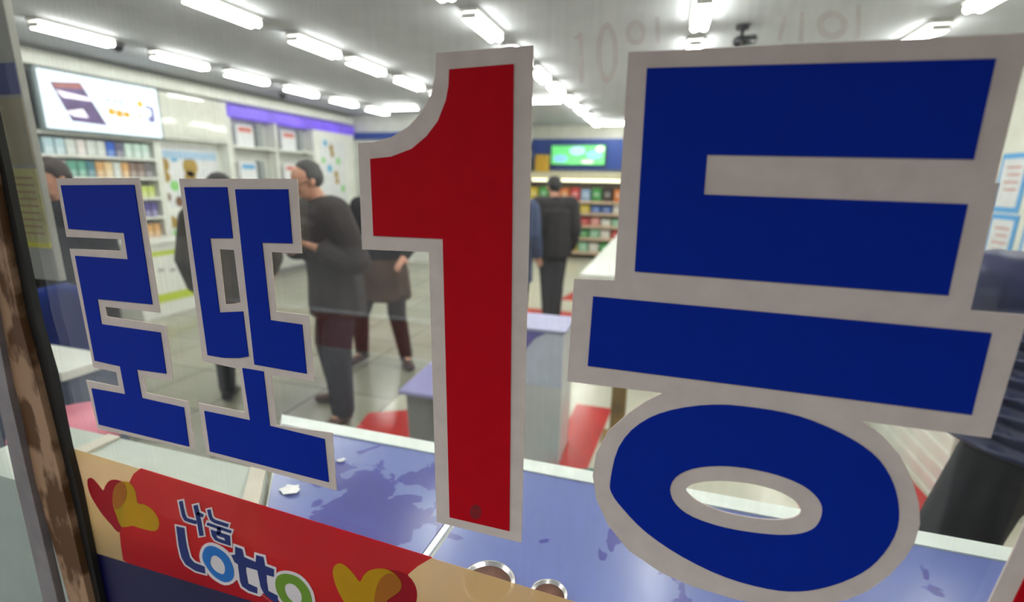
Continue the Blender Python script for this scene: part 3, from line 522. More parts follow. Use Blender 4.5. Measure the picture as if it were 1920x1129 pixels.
# ------------------------------------------------------------------ back of the shop
bs = thing('screen', 'green and blue lit screen high on the back wall', 'screen', (-1.86, 10.88, 2.17))
MB().box(-0.60, 0.60, -0.0, 0.05, -0.22, 0.21, 0.01).build('casing', mat('tv_black', (26, 30, 40), 0.4), bs)
bd_ = MB().box(-0.58, 0.56, -0.004, 0.0, -0.20, 0.19).build('display', mat('tv_green', (110, 220, 130), 0.4, emit=0.75, var=0.2, scale=3), bs)
for (x, z, rx, rz, mm) in [(-0.02, .08, .17, .09, 'a'), (-.38, -.08, .16, .08, 'b'), (.34, .0, .16, .08, 'b'), (.46, .12, .09, .06, 'c'), (.2, -.14, .14, .035, 'c')]:
    mc = {'a': mat('tv_lilac', (176, 196, 240), 0.4, emit=.85), 'b': mat('tv_blue', (140, 196, 240), 0.4, emit=.8), 'c': mat('tv_white', (240, 255, 230), 0.4, emit=1.0)}[mm]
    MB().prism([[(x + rx * math.cos(k * .35), z + rz * math.sin(k * .35)) for k in range(18)]], 'y', -0.006, -0.004).build('picture', mc, bd_)
tag(MB().box(-2.76, -2.48, 10.70, 10.90, 1.80, 2.16, 0.01).build('yellow_box', mat('yellow_card', (214, 168, 40), 0.5, var=.15)), 'yellow box standing on the back shelving left of the green screen', 'box')
gd = thing('goods_shelves', 'cream lit shelving full of goods along the back wall', 'shelves', (-1.2, 10.7, 0))
crm = mat('cream_metal', (220, 212, 180), 0.4); edge = mat('price_edge', (226, 196, 168), 0.4)
MB().box(-1.7, 2.6, 0.16, 0.20, 0, 1.78).build('back_panel', mat('shelf_back', (120, 110, 96)), gd)
MB().box(-1.7, 2.6, -0.26, 0.16, 1.66, 1.80, 0.01).build('canopy', crm, gd)
MB().box(-1.55, 2.5, -0.262, -0.24, 1.61, 1.66).build('light_strip', mat('strip_lit', (255, 244, 214), 0.4, emit=2.2), gd)
ZS = [0.14, 0.42, 0.66, 0.90, 1.14]
ZB = [0.16, 0.46, 0.72, 0.98, 1.22]
for z in ZB:
    MB().box(-1.68, 2.58, -0.22, 0.158, z - 0.03, z).build('shelf_board', crm, gd)
    MB().box(-1.68, 2.58, -0.235, -0.221, z - 0.045, z + 0.005).build('price_rail', edge, gd)
for x in (-1.7, 2.57): MB().box(x, x + 0.03, -0.2, 0.16, 0, 1.66).build('side_panel', crm, gd)
MB().box(1.9 - .36, 1.9 - .12, -0.268, -0.262, 1.70, 1.76).build('red_tag', mat('tag_red', (205, 40, 40)), gd)
pal = [('red', (196, 50, 44)), ('yellow', (212, 186, 40)), ('green', (56, 150, 66)), ('pale blue', (150, 178, 214)), ('white', (226, 222, 212)), ('orange', (214, 120, 50)), ('dark brown', (52, 40, 36)), ('blue', (70, 110, 190)), ('pink', (222, 140, 130)), ('mint', (150, 206, 168))]
seq = [[9, 2, 5, 0, 1, 9, 4, 2, 5, 8, 3], [4, 1, 1, 6, 6, 2, 9, 4, 0, 7, 1], [1, 9, 9, 3, 3, 0, 8, 4, 9, 5, 2], [5, 0, 0, 0, 1, 1, 7, 7, 4, 0, 1], [1, 2, 8, 5, 0, 3, 2, 6, 5, 4, 7]]
names = ['bottom shelf', 'fourth shelf down', 'third shelf down', 'second shelf down', 'top shelf']
gp = {}
for r, z in enumerate(ZB):
    for i, q in enumerate(seq[r]):
        cn, rgb = pal[q]; x = -2.72 + i * 0.225; h = (0.20, 0.17, 0.15, 0.15, 0.26)[r] * (0.9 + 0.12 * ((i * 7 + r) % 3) / 2)
        lb = '%s packet, %s from the left on the %s of the back shelving' % (cn, ORD[i], names[r])
        key = (cn, r)
        if key not in gp:
            t = thing('goods_packet', lb, 'packet', (x, 10.60, z + .0015), group='goods on the back shelving')
            pk = MB().box(-0.095, 0.095, -0.10, 0.12, 0, h, 0.008).build('packet', mat('goods_' + cn, rgb, 0.4, var=.2, scale=20), t)
            MB().box(-0.06, 0.06, -0.103, -0.10, h * .35, h * .7).build('packet_label', mat('goods_label_' + cn, tuple(int(v * .5 + 120) for v in rgb), 0.4), pk)
            gp[key] = t
        else:
            c = copy_tree(gp[key]); c.location = (x, 10.60, z + .0015); c['label'] = lb
# white sales counter in the middle
wc = thing('sales_counter', 'long white counter running to the back behind the red numeral and right syllable', 'counter', (0.3, 6.0, 0))
MB().box(-0.93, 0.9, -1.95, 1.9, 0.80, 0.86, 0.008).build('worktop', m_white, wc)
MB().box(-0.62, 0.8, -1.3, 1.8, 0.0, 0.80).build('body', mat('counter_dark', (60, 58, 58), 0.5), wc)
MB().box(-0.78, -0.62, -1.3, -1.1, 0.70, 0.80).build('bracket', mat('counter_dark', (60, 58, 58)), wc)
MB().box(-0.55, -0.2, -0.2, 0.5, 0.861, 0.864).build('counter_mat', mat('green_mat', (206, 224, 180), 0.4), wc)
# brass post
bp = thing('brass_post', 'brown brassy square post standing on the red tiles left of the blue ring', 'post', (-0.17, 2.95, 0))
MB().box(-0.045, 0.045, -0.045, 0.045, 0.012, 0.92, 0.004).build('shaft', mat('aged_brass', (150, 116, 50), 0.35, 0.6, var=.25, scale=6), bp)
MB().box(-0.09, 0.09, -0.09, 0.09, 0.001, 0.012, 0.003).build('foot', mat('aged_brass', (150, 116, 50)), bp)
MB().box(-0.055, 0.055, -0.055, 0.055, 0.92, 0.95, 0.004).build('cap', mat('dark_cap', (60, 46, 26)), bp)

# waste bins behind the table
lav = mat('lavender_plastic', (176, 172, 226), 0.3); gpl = mat('grey_plastic', (150, 150, 150), 0.45)
b1 = thing('waste_bin', 'small grey bin with lavender sloping lid left of the red numeral', 'bin', (-1.105, 2.42, 0))
MB().prism([[(-0.17, 0.0), (0.17, 0.0), (0.19, 0.44), (-0.19, 0.44)]], 'y', -0.14, 0.14).build('body', gpl, b1)
def lid():
    m = MB(); b = bmesh.new()
    lo = [b.verts.new(p) for p in ((-.22, -.17, .44), (.22, -.17, .44), (.22, .17, .44), (-.22, .17, .44))]
    mi = [b.verts.new(p) for p in ((-.22, -.17, .46), (.22, -.17, .46), (.22, .17, .46), (-.22, .17, .46))]
    hi = [b.verts.new(p) for p in ((-.10, -.03, .58), (.10, -.03, .58), (.10, .05, .58), (-.10, .05, .58))]
    b.faces.new(lo[::-1]); b.faces.new(hi)
    for a, c in ((lo, mi), (mi, hi)):
        for k in range(4): b.faces.new((a[k], a[(k + 1) % 4], c[(k + 1) % 4], c[k]))
    m._add(b); return m
lid().build('lid', lav, b1)
b2 = thing('waste_bin', 'tall grey bin wrapped in lavender and white print right of the red numeral', 'bin', (-0.66, 2.68, 0))
MB().box(-0.20, 0.20, -0.15, 0.15, 0.0, 0.80, 0.006).build('body', mat('wrapped_bin', (226, 226, 230), 0.35, var=.08, scale=5), b2)
MB().box(-0.198, 0.198, -0.153, -0.15, 0.48, 0.795).build('print', mat('pale_wrap', (216, 224, 244), 0.3), b2)
MB().prism([[(-0.198, 0.795), (0.10, 0.795), (0.04, 0.76), (-0.02, 0.68), (-0.03, 0.60), (-0.08, 0.52), (-0.198, 0.48)]], 'y', -0.156, -0.153).build('printed_shape', mat('violet_print', (112, 102, 190), 0.3), b2)
MB().box(-0.21, 0.21, -0.16, 0.16, 0.80, 0.815, 0.003).build('rim', mat('wrap_rim', (170, 170, 206)), b2)

# white slatted cabinet at the right
sl = thing('slatted_cabinet', 'low white slatted cabinet seen between ring and right person', 'cabinet', (1.72, 3.4, 0))
MB().box(-0.22, 0.4, -0.62, 1.2, 0.0, 0.62).build('body', m_white, sl)
for k in range(6): MB().box(-0.232, -0.22, -0.62, 1.2, 0.05 + k * .095, 0.10 + k * .095, 0.004).build('slat', m_white, sl)
MB().box(-0.245, 0.4, -0.635, -0.622, 0.0, 0.62).build('end_panel', m_white, sl)
MB().box(-0.27, 0.42, -0.64, 1.22, 0.62, 0.65, 0.005).build('top', crm, sl)
MB().ball((-0.234, -0.35, 0.42), (0.006, 0.035, 0.03)).build('sticker', mat('lime_dot', (190, 206, 60)), sl)
# notices on the right wall
nb = mat('notice_blue', (92, 166, 226), 0.5)
def notice(y, z, w_, h_, label):
    t = thing('notice', label, 'notice', (3.2, y, z))
    MB().box(-0.012, 0.0, -w_ / 2, w_ / 2, -h_ / 2, h_ / 2, 0.002).build('blue_frame', nb, t)
    ns = MB().box(-0.015, -0.012, -w_ / 2 + .045, w_ / 2 - .045, -h_ / 2 + .05, h_ / 2 - .05).build('sheet', pap, t)
    for k in range(4): MB().box(-0.017, -0.015, -w_ / 2 + .09, w_ / 2 - .12 - .03 * (k % 2), h_ / 2 - .14 - k * .07, h_ / 2 - .125 - k * .07).build('text_line', rd, ns)
notice(6.12, 1.67, 0.42, 0.56, 'upper blue-framed notice on the right wall')
notice(6.08, 1.13, 0.42, 0.48, 'lower blue-framed notice on the right wall')
notice(5.55, 1.40, 0.42, 1.00, 'tall blue-framed notice at the right edge of the picture')

# ------------------------------------------------------------------ blue-topped table behind the window
TZ = 0.88
tb = thing('table', 'table with wet blue mat and white rim right behind the window', 'table', (0.2, 0.9, 0))
MB().prism([[(-0.91, -0.25), (1.25, -0.25), (1.25, 0.235), (-1.28, 0.235)]], 'z', TZ - 0.03, TZ - 0.004).build('tabletop', m_white, tb)
def mat_blue():
    m = mat('blue_table_mat', (84, 92, 160), 0.22, var=.03); nt = m.node_tree; b = nt.nodes['Principled BSDF']
    tc = nt.nodes.new('ShaderNodeTexCoord'); nz = nt.nodes.new('ShaderNodeTexNoise'); nz.inputs['Scale'].default_value = 11; nz.inputs['Detail'].default_value = 3; nz.inputs['Distortion'].default_value = .6
    gr = nt.nodes.new('ShaderNodeTexGradient'); gr.gradient_type = 'SPHERICAL'; mp = nt.nodes.new('ShaderNodeMapping')
    mp.inputs['Location'].default_value = (0.78 / .26, 0.04 / .26, 0); mp.inputs['Scale'].default_value = (1 / .26, 1 / .26, 0)
    nt.links.new(tc.outputs['Object'], mp.inputs[0]); nt.links.new(mp.outputs[0], gr.inputs[0]); nt.links.new(tc.outputs['Object'], nz.inputs['Vector'])
    ad = nt.nodes.new('ShaderNodeMath'); ad.operation = 'MULTIPLY'; nt.links.new(gr.outputs['Fac'], ad.inputs[0]); ad.inputs[1].default_value = .35
    a2 = nt.nodes.new('ShaderNodeMath'); a2.operation = 'ADD'; nt.links.new(ad.outputs[0], a2.inputs[0]); nt.links.new(nz.outputs['Fac'], a2.inputs[1])
    rp = nt.nodes.new('ShaderNodeValToRGB'); rp.color_ramp.elements[0].position = .655; rp.color_ramp.elements[1].position = .675
    rp.color_ramp.elements[0].color = lin((108, 120, 180)) + (1,); rp.color_ramp.elements[1].color = lin((70, 72, 150)) + (1,)
    nt.links.new(a2.outputs[0], rp.inputs[0]); nt.links.new(rp.outputs[0], b.inputs['Base Color'])
    n2 = nt.nodes.new('ShaderNodeTexNoise'); n2.inputs['Scale'].default_value = 5; bu = nt.nodes.new('ShaderNodeBump'); bu.inputs['Strength'].default_value = .08; bu.inputs['Distance'].default_value = .02
    nt.links.new(tc.outputs['Object'], n2.inputs['Vector']); nt.links.new(n2.outputs['Fac'], bu.inputs['Height']); nt.links.new(bu.outputs[0], b.inputs['Normal'])
    return m
mblue = mat_blue()
MB().prism([[(-0.905, -0.25), (-0.605, -0.25), (-0.585, 0.185), (-1.235, 0.185)]], 'z', TZ - 0.004, TZ).build('mat', mblue, tb)['label'] = 'blue mat left of the seam'
MB().prism([[(-0.58, -0.25), (1.24, -0.25), (1.24, 0.185), (-0.56, 0.185)]], 'z', TZ - 0.004, TZ).build('mat', mblue, tb)['label'] = 'blue mat right of the seam'
MB().prism([[(-0.600, -0.25), (-0.588, -0.25), (-0.568, 0.185), (-0.580, 0.185)]], 'z', TZ - 0.004, TZ + 0.003).build('seam_strip', mat('clear_strip', (190, 196, 210), 0.1), tb)
MB().prism([[(-1.235, 0.185), (1.25, 0.185), (1.25, 0.235), (-1.28, 0.235)]], 'z', TZ - 0.004, TZ + 0.004).build('rim', mat('white_rim', (236, 244, 238), 0.3), tb)
MB().box(-0.905, 1.24, -0.249, -0.243, 0.66, TZ - .031).build('apron', m_white, tb)
for x in (-0.8, 1.15):
    for y in (-0.2, 0.18): MB().box(x - .02, x + .02, y - .02, y + .02, 0, TZ - .03).build('leg', mat('table_leg', (170, 170, 172), 0.3, .6), tb)
# lamp reflections on the mat, put in as small white meshes
def lamp_glint(x, y, s, label):
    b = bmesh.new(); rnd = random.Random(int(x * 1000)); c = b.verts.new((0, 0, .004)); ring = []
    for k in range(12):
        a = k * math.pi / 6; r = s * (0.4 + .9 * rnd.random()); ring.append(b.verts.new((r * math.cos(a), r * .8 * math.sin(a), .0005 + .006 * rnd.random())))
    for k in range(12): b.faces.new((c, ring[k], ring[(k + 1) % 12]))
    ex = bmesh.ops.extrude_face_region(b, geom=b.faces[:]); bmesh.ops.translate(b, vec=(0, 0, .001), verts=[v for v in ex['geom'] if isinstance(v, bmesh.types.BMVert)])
    m = MB(); m._add(b); o = m.build('painted_glint', mat('glint_white', (252, 252, 252), 0.3), None, (x, y, TZ + .0005)); tag(o, label, 'glint')
lamp_glint(-0.79, 0.835, 0.028, 'white painted lamp scrap on the blue mat below the second letter')
lamp_glint(-0.75, 0.975, 0.012, 'small white painted lamp scrap on the blue mat right of the second letter')
# dishes touching the banner
def dish(x, y, r, label, c):
    t = thing('round_dish', label, 'dish', (x, y, TZ + .0005))
    MB().lathe([(r * .7, 0), (r, .018), (r * 1.02, .022), (r * .96, .022), (r * .66, .004)]).build('bowl', mat('steel_rim', (206, 204, 206), .2, .7), t)
    MB().lathe([(r * .64, .005), (r * .86, .016)]).build('contents', mat('dish_brown', c, .6), t)
dish(-0.245, 0.700, 0.048, 'steel-rimmed dish with brown contents behind the cream end of the banner', (104, 56, 40))
dish(-0.135, 0.706, 0.032, 'small steel-rimmed dish at the right tip of the banner', (96, 96, 130))

# white display case with lilac panel, left of the table
dc = thing('display_case', 'pale white case with lilac panel between window and floor under the left letters', 'case', (-1.27, 0.76, 0))
MB().prism([[(-0.34, -0.115), (0.556, -0.115), (0.39, 0.10), (-0.34, 0.10)]], 'z', 0.0, 0.895).build('body', mat('case_white', (184, 192, 180), 0.4), dc)
MB().prism([[(-0.08, -0.11), (0.50, -0.11), (0.42, -0.01), (-0.08, -0.01)]], 'z', 0.895, 0.9).build('lilac_panel', mat('lilac_glass', (196, 184, 210), 0.25), dc)
MB().prism([[(0.505, -0.112), (0.55, -0.112), (0.39, 0.098), (0.345, 0.098)]], 'z', 0.895, 0.904).build('crossbar', mat('case_beige', (206, 198, 180), .4), dc)
MB().box(-0.142, -0.098, -0.112, 0.098, 0.895, 0.904, 0.002).build('crossbar', mat('case_beige', (206, 198, 180), .4), dc)

# ------------------------------------------------------------------ things near the left end of the window
hb = thing('notice_board', 'hanging board with blue stripe and yellow price list at the upper left', 'board', (-1.9, 1.0, 2.78))
MB().box(-0.5, 0.17, 0.0, 0.02, -1.50, 0.0, 0.003).build('board', mat('board_grey', (150, 148, 140), .5), hb)
MB().box(-0.5, 0.168, -0.002, 0.0, -0.97, -0.89).build('blue_stripe', mat('stripe_blue', (34, 48, 116)), hb)
MB().box(-0.5, 0.168, -0.002, 0.0, -1.16, -0.98).build('beige_panel', mat('panel_beige', (150, 140, 112), .6), hb)
MB().box(-0.5, 0.168, -0.002, 0.0, -1.39, -1.17).build('price_list', mat('list_yellow', (176, 170, 110), .6, var=.15, scale=30), hb)
for k in range(9): MB().box(0.06, 0.15, -0.0035, -0.002, -1.20 - k * .02, -1.194 - k * .02).build('text_line', mat('text_tan', (150, 120, 84)), hb)
MB().box(-0.5, 0.168, -0.004, -0.002, -1.40, -1.385).build('yellow_rule', mat('rule_yellow', (196, 186, 40)), hb)
for x in (-0.4, 0.1): MB().box(x - .02, x + .02, -0.012, -0.0, -0.06, 0).build('bracket', gpl, hb)
dk = thing('desk', 'small slate-fronted desk with a white top at the lower left of the window', 'desk', (-2.49, 1.33, 0))
MB().box(-0.30, 0.26, -0.10, 0.12, 0.79, 0.83, 0.004).build('desktop', m_white, dk)
MB().box(-0.29, 0.25, -0.08, 0.11, 0.0, 0.79).build('front', mat('slate_panel', (92, 100, 122), .4, var=.12), dk)
ch = thing('chair', 'blue plastic chair behind the small desk at the far left', 'chair', (-3.06, 1.62, 0), 0.3)
cb = mat('chair_blue', (24, 62, 160), .35)
MB().lathe([(.20, .44), (.22, .46), (.21, .48), (.0001, .475)], (0, 0, 0)).build('seat', cb, ch)
def cback():
    b = bmesh.new(); N = 12; rows_ = []
    for j in range(7):
        z = .5 + j * .085; row = []
        for i in range(N + 1):
            a = math.pi * (0.12 + .76 * i / N); row.append(b.verts.new((.24 * math.cos(a), .20 * math.sin(a) * (1 + .12 * j / 6), z - (.06 * abs(i - N / 2) / (N / 2)) * (j / 6))))
        rows_.append(row)
    for a, c in zip(rows_, rows_[1:]):
        for i in range(N): b.faces.new((a[i], a[i + 1], c[i + 1], c[i]))
    bmesh.ops.solidify(b, geom=b.faces[:], thickness=.012); m = MB(); m._add(b, True); return m
cback().build('backrest', cb, ch)
for a in range(4):
    s, c = math.sin(a * math.pi / 2 + .78), math.cos(a * math.pi / 2 + .78)
    MB().tube((.16 * c, .16 * s, .45), (.22 * c, .22 * s, 0.0), .014, .012).build('leg', mat('chair_leg', (150, 150, 152), .3, .7), ch)
st = thing('stool', 'round pink-topped stool beside the display case at lower left', 'stool', (-1.95, 1.08, 0))
MB().lathe([(.15, .68), (.17, .70), (.17, .73), (.15, .75), (.0001, .757)]).build('seat', mat('pink_vinyl', (214, 120, 140), .4), st)
for a in range(4):
    s, c = math.sin(a * math.pi / 2), math.cos(a * math.pi / 2)
    MB().tube((.10 * c, .10 * s, .69), (.15 * c, .15 * s, 0.0), .012).build('leg', mat('chair_leg', (150, 150, 152)), st)
# ------------------------------------------------------------------ people
_ico = bmesh.new(); bmesh.ops.create_icosphere(_ico, subdivisions=2, radius=1)
_iv = [v.co.copy() for v in _ico.verts]; _if = [[v.index for v in f.verts] for f in _ico.faces]; _ico.free()
def grow(elems, name, m, parent, voxel=0.012, smooth=6):
    """elems: list of chains [(point, (rx,ry,rz) or r), ...]; fused into one continuous surface"""
    V = []; F = []
    def put(c, r):
        o = len(V); V.extend([(c[0] + v.x * r[0], c[1] + v.y * r[1], c[2] + v.z * r[2]) for v in _iv]); F.extend([[i + o for i in f] for f in _if])
    for ch in elems:
        ch = [(Vector(p), Vector((r, r, r)) if isinstance(r, (int, float)) else Vector(r)) for p, r in ch]
        if len(ch) == 1: put(ch[0][0], ch[0][1]); continue
        for (p0, r0), (p1, r1) in zip(ch, ch[1:]):
            n = max(2, int((p1 - p0).length / (min(min(r0), min(r1)) * 0.35)) + 1)
            for k in range(n + 1):
                t = k / n; put(p0.lerp(p1, t), r0.lerp(r1, t))
    me = bpy.data.meshes.new('t'); me.from_pydata(V, [], F); o = bpy.data.objects.new('t', me); COL.objects.link(o)
    md = o.modifiers.new('r', 'REMESH'); md.mode = 'VOXEL'; md.voxel_size = voxel; md.use_smooth_shade = True
    s = o.modifiers.new('s', 'SMOOTH'); s.factor = 0.5; s.iterations = smooth
    dg = bpy.context.evaluated_depsgraph_get(); nm = bpy.data.meshes.new_from_object(o.evaluated_get(dg))
    bpy.data.objects.remove(o); bpy.data.meshes.remove(me)
    nm.name = name; nm.materials.clear(); nm.materials.append(m)
    for p in nm.polygons: p.use_smooth = True
    r = bpy.data.objects.new(name, nm); COL.objects.link(r); r.parent = parent
    return r
skin = mat('skin', (206, 150, 124), .5, var=.06); lipm = mat('lips', (160, 90, 80), .5); eyew = mat('eye_white', (225, 222, 215), .3); eyed = mat('eye_dark', (30, 22, 18), .2)
def bend(p, piv, ang):
    """rotate about the x axis through piv (nod forward)"""
    v = Vector(p) - Vector(piv); v.rotate(Matrix.Rotation(-ang, 3, 'X')); return Vector(piv) + v
def finger_chain(w, d, side, up, L, r):
    c = [(w, r)]
    p = Vector(w); dd = Vector(d).normalized()
    for k, f in enumerate((.45, .32, .23)):
        p = p + dd * L * f; dd = (dd + Vector(up) * 0.45).normalized(); c.append((tuple(p), r * (1 - .1 * (k + 1))))
    return c
def hand(wr, el, curl=(0, .0, -1), side=1):
    """palm, four unequal bent fingers and a thumb off the side of the palm"""
    wr = Vector(wr); d = (wr - Vector(el)).normalized(); c = Vector(curl); c = (c - d * c.dot(d))
    c = c.normalized() if c.length > .01 else Vector((0, 1, 0))
    s = d.cross(c).normalized() * side
    pc = wr + d * .055; out = [[(wr, .025), (wr + d * .03, .028)], [(pc - s * .022, .017), (pc + s * .022, .017)], [(wr + d * .02, .024), (pc + d * .03 + s * .012, .016)], [(wr + d * .02, .024), (pc + d * .03 - s * .024, .015)]]
    for k, L in enumerate((.068, .077, .072, .056)):
        out.append(finger_chain(tuple(pc + d * .034 + s * (.031 - k * .0205)), d, s, c, L, .0085))
    th = wr + d * .025 + s * .026; td = (s * .8 + d * .6 + c * .25).normalized()
    out.append([(th, .012), (th + td * .03, .0105), (th + td * .03 + (d + c * .5).normalized() * .027, .009)])
    return out
def figure(label, loc, rz, H=1.72, lean=0.0, nod=0.2, arms=None, legs=None, coat=None, coat_hem=.75, coat_r=.03, trousers=None, shoe=None, hair=None, skirt=None, hair_long=False, receding=False, tw=0, flare=0, quilt=False, width=1.0, sleeves=True):
    t = thing('person', label, 'person', loc, rz); k = H / 1.72; t.scale = (k, k, k)
    hipz = .90
    sh = {s: bend((s * .185 * width, 0, 1.40), (0, 0, .95), lean) for s in (-1, 1)}
    arms = arms or {}; legs = legs or {}
    el = {}; wr = {}; kn = {}; an = {}; fd = {}
    for s in (-1, 1):
        el[s] = Vector(arms.get((s, 'e'), (s * .25, -.03, 1.12))); wr[s] = Vector(arms.get((s, 'w'), (s * .26, .08, .88)))
        kn[s] = Vector(legs.get((s, 'k'), (s * .10, .03, .50))); an[s] = Vector(legs.get((s, 'a'), (s * .10, -.02, .09))); fd[s] = legs.get((s, 'f'), 0.0)
    B = lambda p: bend(p, (0, 0, .95), lean)
    nk = B((0, -.01, 1.45)); hp = nk
    def Hd(p): return bend(B(p), nk, nod)
    torso = [(B((0, 0, .93)), (.155 * width, .11, .09)), (B((0, 0, 1.08)), (.135 * width, .10, .09)), (B((0, 0, 1.25)), (.155 * width, .11, .09)), (B((0, -.01, 1.37)), (.15 * width, .09, .06))]
    E_ = [torso, [(sh[-1], .055), (B((0, 0, 1.41)), .06), (sh[1], .055)], [(B((0, -.01, 1.42)), .055), (Hd((0, .0, 1.54)), .052)],
          [(Hd((0, -.005, 1.635)), (.074, .092, .088))], [(Hd((0, .03, 1.60)), (.060, .066, .070))], [(Hd((0, .045, 1.545)), (.042, .045, .035))],
          [(Hd((0, .092, 1.615)), (.009, .012, .012)), (Hd((0, .104, 1.588)), (.014, .014, .011))],
          [(Hd((-.078, -.005, 1.60)), (.010, .018, .030))], [(Hd((.078, -.005, 1.60)), (.010, .018, .030))],
          [(Hd((-.014, .088, 1.556)), .009), (Hd((.014, .088, 1.556)), .009)]]
    for s in (-1, 1):
        E_.append([(sh[s], .050), (el[s], .038), (wr[s], .026)]); E_ += hand(wr[s], el[s], arms.get((s, 'c'), (0, .3, -.6)), arms.get((s, 't'), -s))
        E_.append([(Vector((s * .09, 0, hipz)), .085), (kn[s], .055), (an[s], .038)])
        E_.append([(an[s], .034), (an[s] + Vector((math.sin(fd[s]) * .12, math.cos(fd[s]) * .12, -.052)), .022)])
    bd = grow(E_, 'body', skin, t, 0.0075, 4)
    for s in (-1, 1):
        ey = MB().ball(Hd((s * .030, .081, 1.622)), (.013, .008, .008), 10).build('eye', eyew, t); MB().ball(Hd((s * .030, .0885, 1.621)), (.006, .003, .006), 8).build('iris', eyed, ey)
        if hair: grow([[(Hd((s * .014, .094, 1.642)), .004), (Hd((s * .046, .086, 1.642)), .004)]], 'eyebrow', hair, t, 0.003, 1)
    MB().ball(Hd((0, .0915, 1.556)), (.021, .007, .005), 10).build('mouth', lipm, t)
    if hair:
        hh = [[(Hd((0, -.018, 1.660)), (.084, .096, .080))], [(Hd((0, -.045, 1.615)), (.078, .068, .080))], [(Hd((-.066, -.02, 1.635)), (.018, .05, .04))], [(Hd((.066, -.02, 1.635)), (.018, .05, .04))], [(Hd((-.04, .05, 1.70)), .022), (Hd((.04, .05, 1.70)), .022)]]
        if receding: hh = [[(Hd((0, -.040, 1.668)), (.078, .080, .066))], [(Hd((0, -.048, 1.615)), (.079, .062, .075))], [(Hd((-.068, -.025, 1.635)), (.016, .04, .035))], [(Hd((.068, -.025, 1.635)), (.016, .04, .035))]]
        if hair_long: hh += [[(Hd((0, -.06, 1.60)), (.09, .05, .07)), (B((0, -.08, 1.45)), (.10, .045, .08)), (B((0, -.09, 1.34)), (.08, .035, .06))], [(Hd((-.085, 0, 1.62)), .025), (B((-.09, 0, 1.48)), .028)], [(Hd((.085, 0, 1.62)), .025), (B((.09, 0, 1.48)), .028)]]
        grow(hh, 'hair', hair, t, 0.008, 3)
    if trousers:
        T = [[(Vector((0, 0, 1.0)), (.165 * width, .12, .05)), (Vector((0, 0, .90)), (.175 * width, .13, .07))]]
        for s in (-1, 1): T.append([(Vector((s * .09, 0, hipz)), .105), (kn[s], .080 + tw), (an[s] + Vector((0, 0, .02)), .062 + tw)])
        grow(T, 'trousers', trousers, t, 0.012, 5)
    if coat:
        cr_ = coat_r
        C_ = [[(B((0, -.01, 1.43)), (.075, .075, .03)), (B((0, -.01, 1.40)), (.15 * width, .09, .05))], [(sh[-1], .055 + cr_), (B((0, 0, 1.38)), .065 + cr_), (sh[1], .055 + cr_)],
              [(B((0, 0, 1.32)), (.155 * width + cr_, .105 + cr_, .07)), (B((0, 0, 1.08)), (.145 * width + cr_, .11 + cr_, .07)), (B((0, 0, .95)), (.16 * width + cr_, .12 + cr_, .06))]]
        if coat_hem < .95: C_.append([(B((0, 0, .95)), (.16 * width + cr_, .12 + cr_, .06)), (Vector((0, 0, coat_hem + .03)), (.165 * width + cr_ + flare, .13 + cr_ + flare * .7, .03))])
        if quilt:
            C_ = [[(B((0, -.01, 1.44)), (.085, .085, .03)), (B((0, -.01, 1.41)), (.13, .09, .04))], [(sh[-1], .055 + cr_), (B((0, 0, 1.38)), .065 + cr_), (sh[1], .055 + cr_)]]
            for q in range(8):
                z = 1.34 - q * .055; C_.append([(B((0, 0, z)), (.165 * width + cr_, .12 + cr_, .036))])
        if sleeves:
            for s in (-1, 1):
                if quilt:
                    for a, b, ra, rb in ((sh[s], el[s], .062, .056), (el[s], wr[s], .056, .045)):
                        for q in range(5): C_.append([(a.lerp(b, q / 5), ra + cr_ * .6), (a.lerp(b, q / 5 + .08), ra + cr_ * .6)])
                        C_.append([(a, ra), (b, rb)])
                else: C_.append([(sh[s], .055 + cr_), (el[s], .045 + cr_ * .8), (wr[s] + (el[s] - wr[s]) * .12, .036 + cr_ * .5)])
        C_.append([(B((-.05, -.03, 1.465)), .028), (B((0, -.055, 1.475)), .028), (B((.05, -.03, 1.465)), .028)])
        grow(C_, 'coat' if coat_hem < .9 else 'jacket', coat, t, 0.011, 3 if quilt else 5)
    if skirt:
        grow([[(Vector((0, 0, 1.02)), (.16, .12, .04)), (Vector((0, 0, .86)), (.21, .17, .05)), (Vector((0, 0, .62)), (.235, .19, .03))]], 'skirt', skirt, t, 0.011, 4)
    if shoe:
        for s in (-1, 1):
            d = Vector((math.sin(fd[s]), math.cos(fd[s]), 0)); a = an[s]; z = a.z - .09
            grow([[(Vector((a.x, a.y, z + .055)) - d * .03, (.045, .045, .05)), (Vector((a.x, a.y, z + .045)) + d * .06, (.045, .05, .04)), (Vector((a.x, a.y, z + .032)) + d * .15, (.045, .045, .03))],
                  [(a + Vector((0, 0, .02)), .052), (a - Vector((0, 0, .02)), .052)]], 'shoe', shoe, t, 0.008, 3)
    return t
def face_to(fx, fy): return math.atan2(-fx, fy)

